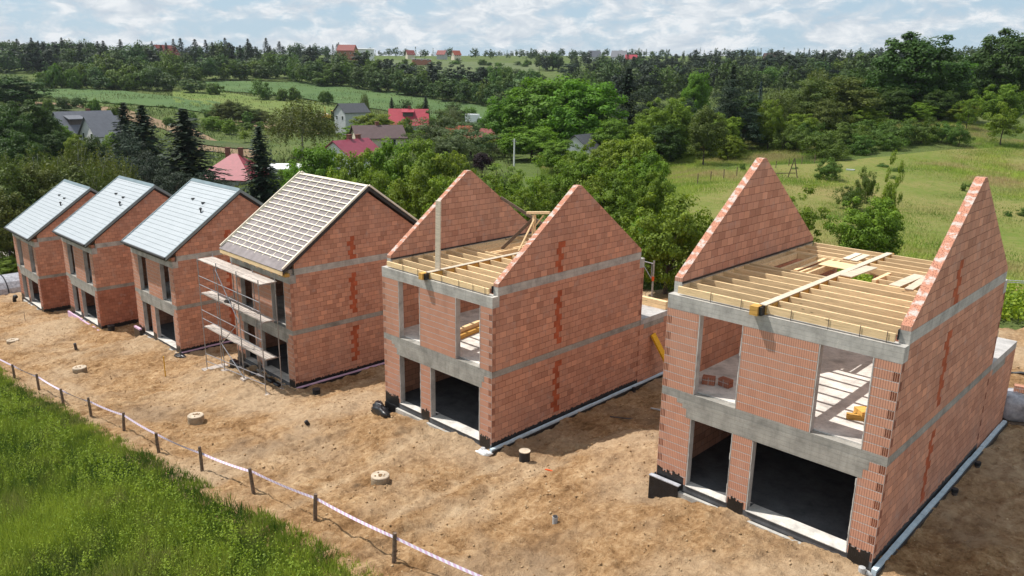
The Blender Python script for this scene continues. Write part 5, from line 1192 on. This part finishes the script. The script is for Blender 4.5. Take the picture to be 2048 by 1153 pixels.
o = b.build('foil_wrap', MT['black_foil'], None, bevel=.05); o.location = w2('C', 0, 0, -.0); o.rotation_euler[2] = -.03; tag(o, 'crumpled black foil along the foot of the battened house', 'foil')
# black studded membrane and foil bags at shell corners
def studded(k, label, h=.95, wd=1.05, dx=-.12):
    x, y, z = w2(k, -W+dx, -.20, -.12); r = empty('drain_membrane', (x, y, z), 0, label, 'membrane'); n = 26
    b = MB(); nx = int(wd/.05); nz = int(h/.05)
    b.box(0, wd, 0, .02, -h, 0)
    for i in range(nx):
        for j in range(nz): b.box(i*.05+.012, i*.05+.036, -.012, 0, -h+j*.05+.012, -h+j*.05+.036)
    b.build('studded_sheet', MT['black_foil'], r); MB().box(0, .02, .02, .75, -h, -.02).build('folded_end', MT['black_foil'], r); MB().box(-.01, wd+.02, -.02, .14, .002, .03).build('top_flap', MT['bag_plastic'], r)
studded('A', 'black studded membrane around the left foot of the largest shell')
def lump_mesh(name, sx, sy, sz, seed, m, parent=None, rough=.35):
    g = np.random.default_rng(seed); n1, n2 = 22, 14; V = []; F = []
    for j in range(n2+1):
        for i in range(n1):
            a = 2*PI*i/n1; e = PI*(j/n2-.5); d = 1+rough*(float(vnoise(np.array(math.cos(a)*1.6+seed+5), np.array(math.sin(a)*1.6+e*1.5+9)))-.5)*2+(rough*.7*(float(vnoise(np.array(i*1.9+seed), np.array(j*1.3+3.)))-.5) if 0 < i < n1 else 0)
            V.append((sx*d*math.copysign(abs(math.cos(a))**.7, math.cos(a))*math.cos(e)**.6 if abs(math.cos(e)) > 1e-6 else 0, sy*d*math.copysign(abs(math.sin(a))**.7, math.sin(a))*abs(math.cos(e))**.6, sz*(math.sin(e)+1)*.5*(1+.3*(d-1))*2*.5))
    for j in range(n2):
        for i in range(n1): F.append((j*n1+i, j*n1+(i+1) % n1, (j+1)*n1+(i+1) % n1, (j+1)*n1+i))
    return link_mesh(name, np_mesh(name, V, F, MT[m]), parent)
o = lump_mesh('foil_bundle', .60, .34, .78, 3, 'black_foil', rough=.6); o.location = w2('B', -W+.25, -.42, -1.12); tag(o, 'crumpled black foil bundle at the left corner of the second shell', 'foil')
o = lump_mesh('foil_bundle', .55, .3, .4, 8, 'black_foil', rough=.6); o.location = w2('D', .4, -.25, -.6); tag(o, 'crumpled black foil bundle at the right corner of the third metal-roofed house', 'foil')
b = MB(); pts = [(.0, 0, .0)]; b.tube([(-.55*math.cos(t), 0, .62*math.sin(t)-.1) for t in np.linspace(0, PI*.62, 9)], .16, 8); o = b.build('drain_roll', MT['black_plastic']); o.location = w2('F', -W+.2, -.55, -.6); tag(o, 'bent black drain pipe at the corner of the last house', 'pipe')
def rain_elbow(k, label):
    r = empty('drain_elbow', w2(k, -.12, -.34, -.42), .3, label, 'drain pipe')
    MB().tube([(0,0,-.2),(0,0,.14)], [.085,.075], 14).build('socket', MT['orange_plastic'], r)
    MB().tube([(0,0,.142),(0,0,.30)], .088, 14).build('collar', MT['grey_plastic'], r); MB().tube([(.09,.04,.16),(.2,.06,.10),(.26,.07,.02)], .07, 12).build('elbow', MT['grey_plastic'], r)
rain_elbow('A', 'grey and orange drain elbow at the near corner of the largest shell'); rain_elbow('B', 'grey and orange drain elbow at the near corner of the second shell')
o = lump_mesh('foam_piece', .3, .16, .26, 12, 'styro_white', rough=.4); o.location = w2('B', -.05, -.35, -.42); tag(o, 'white foam lump at the near corner of the second shell', 'foam')
for k, yy, lab in (('A', 8.4, 'dark drain elbow beside the blue insulation strip of the largest shell, farther one'), ('A', 5.9, 'dark drain elbow beside the blue insulation strip of the largest shell, nearer one'), ('B', 8.9, 'dark drain pipe at the foot of the second shell below the yellow plank')):
    x, y, z = w2(k, .35, yy, -.5); r = empty('drain_elbow', (x, y, z), 0, lab, 'drain pipe'); MB().tube([(0,0,-.2),(0,0,.25)], .08, 12).build('socket', MT['rusty_steel'], r); MB().tube([(0,0,.252),(0,0,.36)], .1, 12).build('collar', MT['black_plastic'], r)
# loose timber, boards, blocks
def board(name, label, k, x0, x1, y0, y1, z0, z1, m, rz=0., cat='board', group=None):
    cx, cy = (x0+x1)/2, (y0+y1)/2; o = MB().box(x0-cx, x1-cx, y0-cy, y1-cy, 0, z1-z0).build(name, MT[m], bevel=.004); o.location = w2(k, cx, cy, z0); o.rotation_euler[2] = rz; return tag(o, label, cat, group)
zj = 6.095
board('loose_board', 'pale board on the joists near the back, left of a pair', 'A', -4.52, -4.30, 7.35, 8.6, zj, zj+.03, 'pale_plank', .03); board('loose_board', 'pale board on the joists near the back, right of a pair', 'A', -4.24, -4.0, 7.3, 8.55, zj, zj+.03, 'pale_plank', .03)
board('loose_board', 'pale double-width board lying across the long walk plank', 'A', -3.50, -3.12, 4.75, 6.65, zj+.04, zj+.07, 'pale_plank', -.05)
board('loose_board', 'pale board by the right gable, wider one', 'A', -2.05, -1.72, 4.8, 6.8, zj, zj+.03, 'pale_plank', -.04); board('loose_board', 'pale board by the right gable, narrower one', 'A', -1.66, -1.42, 4.7, 6.85, zj, zj+.03, 'pale_plank', .05)
board('plywood_sheet', 'yellowish sheet beside the opening in the joists', 'A', -4.72, -3.78, 5.85, 6.75, zj, zj+.02, 'pine', .0, 'sheet')
board('loose_board', 'narrow pine board bridging the opening in the joists', 'A', -4.95, -4.83, 4.5, 6.9, zj, zj+.03, 'pine', .02)
zf = ZS1+.04
for i, (x, y) in enumerate(((-5.88, .92), (-5.42, 1.12))):
    board('clay_block', ['red clay block upstairs behind the left opening, farther left', 'red clay block upstairs behind the left opening, nearer the light'][i], 'A', x, x+.38, y, y+.25, zf, zf+.24, 'clay_block_dark', .4-.5*i, 'brick')
board('timber_offcut', 'lower yellow timber offcut upstairs in the largest shell', 'A', -1.7, -1.2, 1.6, 1.75, zf, zf+.16, 'pine_yellow', .5, 'timber'); board('timber_offcut', 'second yellow timber offcut beside the lower one', 'A', -1.6, -1.05, 1.8, 1.97, zf, zf+.16, 'pine_yellow', .6, 'timber'); board('timber_offcut', 'top yellow timber offcut laid across the other two', 'A', -1.5, -1.15, 1.63, 2.05, zf+.165, zf+.3, 'pine_yellow', .9, 'timber')
for i in range(3): board('timber_beam', ['upper', 'lower front', 'lower rear'][i]+' pine beam of the stack upstairs in the second shell', 'B', -4.2+(.2 if i == 2 else 0), -4.02+(.2 if i == 2 else 0), 1.0, 5.6, zf+(.185 if i == 0 else 0), zf+.18+(.185 if i == 0 else 0), 'pine_yellow' if i else 'pine', .16, 'timber')
def upright_board():
    x, y, z = w2('B', -3.78, .62, 5.86); o = MB().box(-.13, .13, -.03, .03, 0, 3.05).build('upright_board', MT['pale_plank'], bevel=.004); o.location = (x, y, z); o.rotation_euler = (.02, .045, .1); tag(o, 'tall whitish board standing upright on the joists', 'board')
upright_board()
x, y, z = w2('B', -3.9, 6.45, 6.09); r = empty('roof_prop', (x, y, z), 0, 'T-shaped timber prop with raking boards on the second shell', 'prop')
MB().bar((0,0,0),(0,0,1.56),.14,.12).build('post', MT['pine'], r); MB().bar((-.35,-.1,1.62),(.8,.15,1.74),.12,.11).build('head', MT['pine'], r); MB().bar((.03,0,1.0),(.5,.08,1.6),.10,.03).build('knee_brace', MT['pine'], r)
MB().bar((-.9,-1.15,.0),(-.06,-.02,1.35),.03,.14).build('raking_board', MT['grey_wood'], r); MB().bar((-.12,-.85,.0),(.06,-.02,1.42),.10,.03).build('raking_board', MT['pine'], r)
board('loose_board', 'white board on the joists of the second shell under the prop', 'B', -3.2, -2.0, 5.6, 6.2, zj, zj+.03, 'pale_plank', .4); board('plywood_sheet', 'grey sheet on the joists at the back of the second shell', 'B', -4.4, -3.2, 6.4, 7.3, zj, zj+.02, 'scaffold_plank', .3, 'sheet')
x, y, z = w2('B', -6.42, 6.85, 8.1); tag(MB().bar((0,0,0),(2.5,.2,-.95),.05,.14).build('leaning_plank', MT['grey_wood']), 'grey plank sloping down from the rear of the left gable of the second shell', 'board').location = (x, y, z)
for i in range(3): board('timber_beam', ['front', 'rear', 'top'][i]+' beam of the stack on the rear slab of the second shell', 'B', -4.4, -.1, 11.75+.28*(i % 2), 11.99+.28*(i % 2), ZS1+.01+(.205 if i == 2 else 0), ZS1+.2+(.2 if i == 2 else 0), 'pine', .02, 'timber')
p0 = Vector(w2('B', 1.35, 11.1, -.35)); p1 = Vector(w2('B', .06, 10.6, 2.0)); tag(MB().bar((0,0,0), tuple(p1-p0), .34, .09, (1,0,.6)).build('formwork_plank', MT['formwork_yellow']), 'yellow formwork plank leaning on the wall behind the second shell', 'board').location = p0
for i in range(7):
    a = Vector((-11.6+i*.22+R.uniform(-.1,.1), 7.2+i*.1, 0)); a.z = soil_z(a.x, a.y)+.05+.02*(i % 3); L = R.uniform(2.6, 3.4); an = .35+R.uniform(-.12, .12); e = Vector((L*math.cos(an), L*math.sin(an), .06))
    tag(MB().tube([(0,0,0), tuple(e)], .035, 6).build('steel_prop', MT['grey_plastic']), 'grey steel prop in the heap between the two shells', 'steel prop', 'heap of steel props between the shells').location = a
x, y = -12.5, 5.4; tag(MB().tube([(0,0,.04),(2.6,1.4,.08)], .03, 6).build('steel_rod', MT['rusty_steel']), 'single dark rod on the shaded soil between the shells', 'rod').location = (x, y, soil_z(x, y)+.03)
# foil-wrapped pallet with a block on top, cable and rear fence
px_, py_ = ground_at(2028, 838); pz = soil_z(min(px_, 15.5), min(py_, 32)); r = empty('foil_pallet', (px_, py_, pz), .5, 'foil-wrapped pallet of blocks behind the largest shell', 'pallet')
MB().box(-.62,.62,-.5,.5,-.1,.12).build('pallet_base', MT['post_wood'], r); o = lump_mesh('foil_cover', .66, .55, 1.15, 21, 'bag_plastic', r, .22); o.location = (0, 0, .1)
x, y, z = px_, py_, pz+1.24; o = MB().box(-.19,.19,-.13,.13,0,.24).build('clay_block', MT['clay_block']); o.location = (x, y, z); o.rotation_euler[2] = .2; tag(o, 'single clay block standing on the foil-wrapped pallet', 'brick')
cx, cy = ground_at(2010, 765); b = MB(); pts = []
for i in range(24): t = i/23; xx = cx-1.2+t*5.5; yy = cy+1.0+.5*math.sin(t*5); pts.append((xx, yy, soil_z(min(xx, 15.5), yy)+.05))
tag(b.tube(pts, .07, 6).build('black_hose', MT['black_plastic']), 'thick black hose on the soil behind the largest shell', 'hose')
r = empty('hoist_frame', (*ground_at(1302, 622), 0), .4, 'slim grey steel hoist post with bracket and orange tag', 'post'); r.location.z = soil_z(r.location.x, r.location.y)
MB().tube([(0,0,0),(0,0,3.3)], .06, 8).build('post', MT['steel_tube'], r); MB().tube([(0,0,3.1),(-1.0,.0,3.25)], .035, 6).build('arm', MT['steel_tube'], r); MB().tube([(-.12,0,2.1),(-.85,0,3.2)], .03, 6).build('strut', MT['steel_tube'], r); MB().tube([(-.12,0,2.1),(-.12,0,3.1)], .03, 6).build('strut', MT['steel_tube'], r)
MB().box(-.07,.07,-.07,.07,1.95,2.25).build('orange_tag', MT['orange_plastic'], r)
for s in ((.3,.1),(-.25,.2),(0,-.3)): MB().tube([(s[0],s[1],0),(0,0,.7)], .025, 5).build('foot_strut', MT['steel_tube'], r)
fp = []
for i, (c, rb, v) in enumerate([(1225,520,66),(1341,548,60),(1480,560,57),(1700,575,54),(1900,592,50),(2046,598,48),(2130,606,46)]):
    p = at_v(c, rb, v); z = float(gz(p[0], p[1])); o = MB().tube([(0,0,-.3),(0,0,1.25)], [.07,.06], 7).build('wire_fence_post', MT['post_wood']); o.location = (p[0], p[1], z); fp.append((p[0], p[1], z+1.1))
    tag(o, 'weathered post of the wire fence along the back of the site', 'fence post', 'posts of the rear wire fence')
b = MB()
for h in (0, -.12): b.tube([(x, y, z+h) for x, y, z in fp], .03, 5)
tag(b.build('fence_wire', MT['bag_plastic']), 'grey wire strung along the back of the site', 'wire')
pst = None
for i in range(12):
    p = hit(1395+i*26, 368-i*4.5, 40); o = MB().tube([(0,0,-.2),(0,0,1.3)], .06, 6).build('meadow_fence_post', MT['post_wood']) if pst is None else pst.copy()
    if pst is None: pst = o
    else: COL.objects.link(o)
    o.location = p; tag(o, 'thin dark post in the fence across the right meadow', 'fence post', 'posts of the meadow fence')
p = hit(1585, 357, 40); r = empty('well_sweep', p, .4, 'dark A-shaped timber frame in the right meadow', 'frame'); MB().bar((-.6,0,0),(0,0,2.6),.12,.12).build('leg', MT['post_wood'], r); MB().bar((.6,0,0),(0,0,2.6),.12,.12).build('leg', MT['post_wood'], r); MB().bar((-2.6,0,.5),(.3,0,.7),.1,.1).build('rail', MT['post_wood'], r)
p = hit(1700, 345, 40); r = empty('bathtub', p, .3, 'pale old bathtub in the right meadow beside the round bush', 'trough'); r.scale = (.6, .6, .5)
MB().prism([(-.8,.25),(.8,.25),(.95,.85),(-.95,.85)], 'y', -.35, .35).build('basin', MT['render_grey'], r, bevel=.05); MB().box(-.7,.7,-.25,.25,0,.245).build('foot', MT['rusty_steel'], r)
# ------------------------------------------------------------------ air
HZ = True
if HZ:
    t = NT('haze_air'); vp = t.new('ShaderNodeVolumePrincipled'); vp.inputs['Color'].default_value = (.80, .88, 1.0, 1); vp.inputs['Density'].default_value = .00006; vp.inputs['Anisotropy'].default_value = .2
    t.l.new(vp.outputs[0], t.out.inputs['Volume'])
    b = MB().box(-2650, 2650, -62, 3080, -16, 95); o = b.build('haze', t.m); o.location = (CAMP[0], CAMP[1], 0); o.rotation_euler[2] = math.atan2(RH[1], RH[0]); tag(o, 'thin summer haze over the valley', 'haze', kind='stuff')
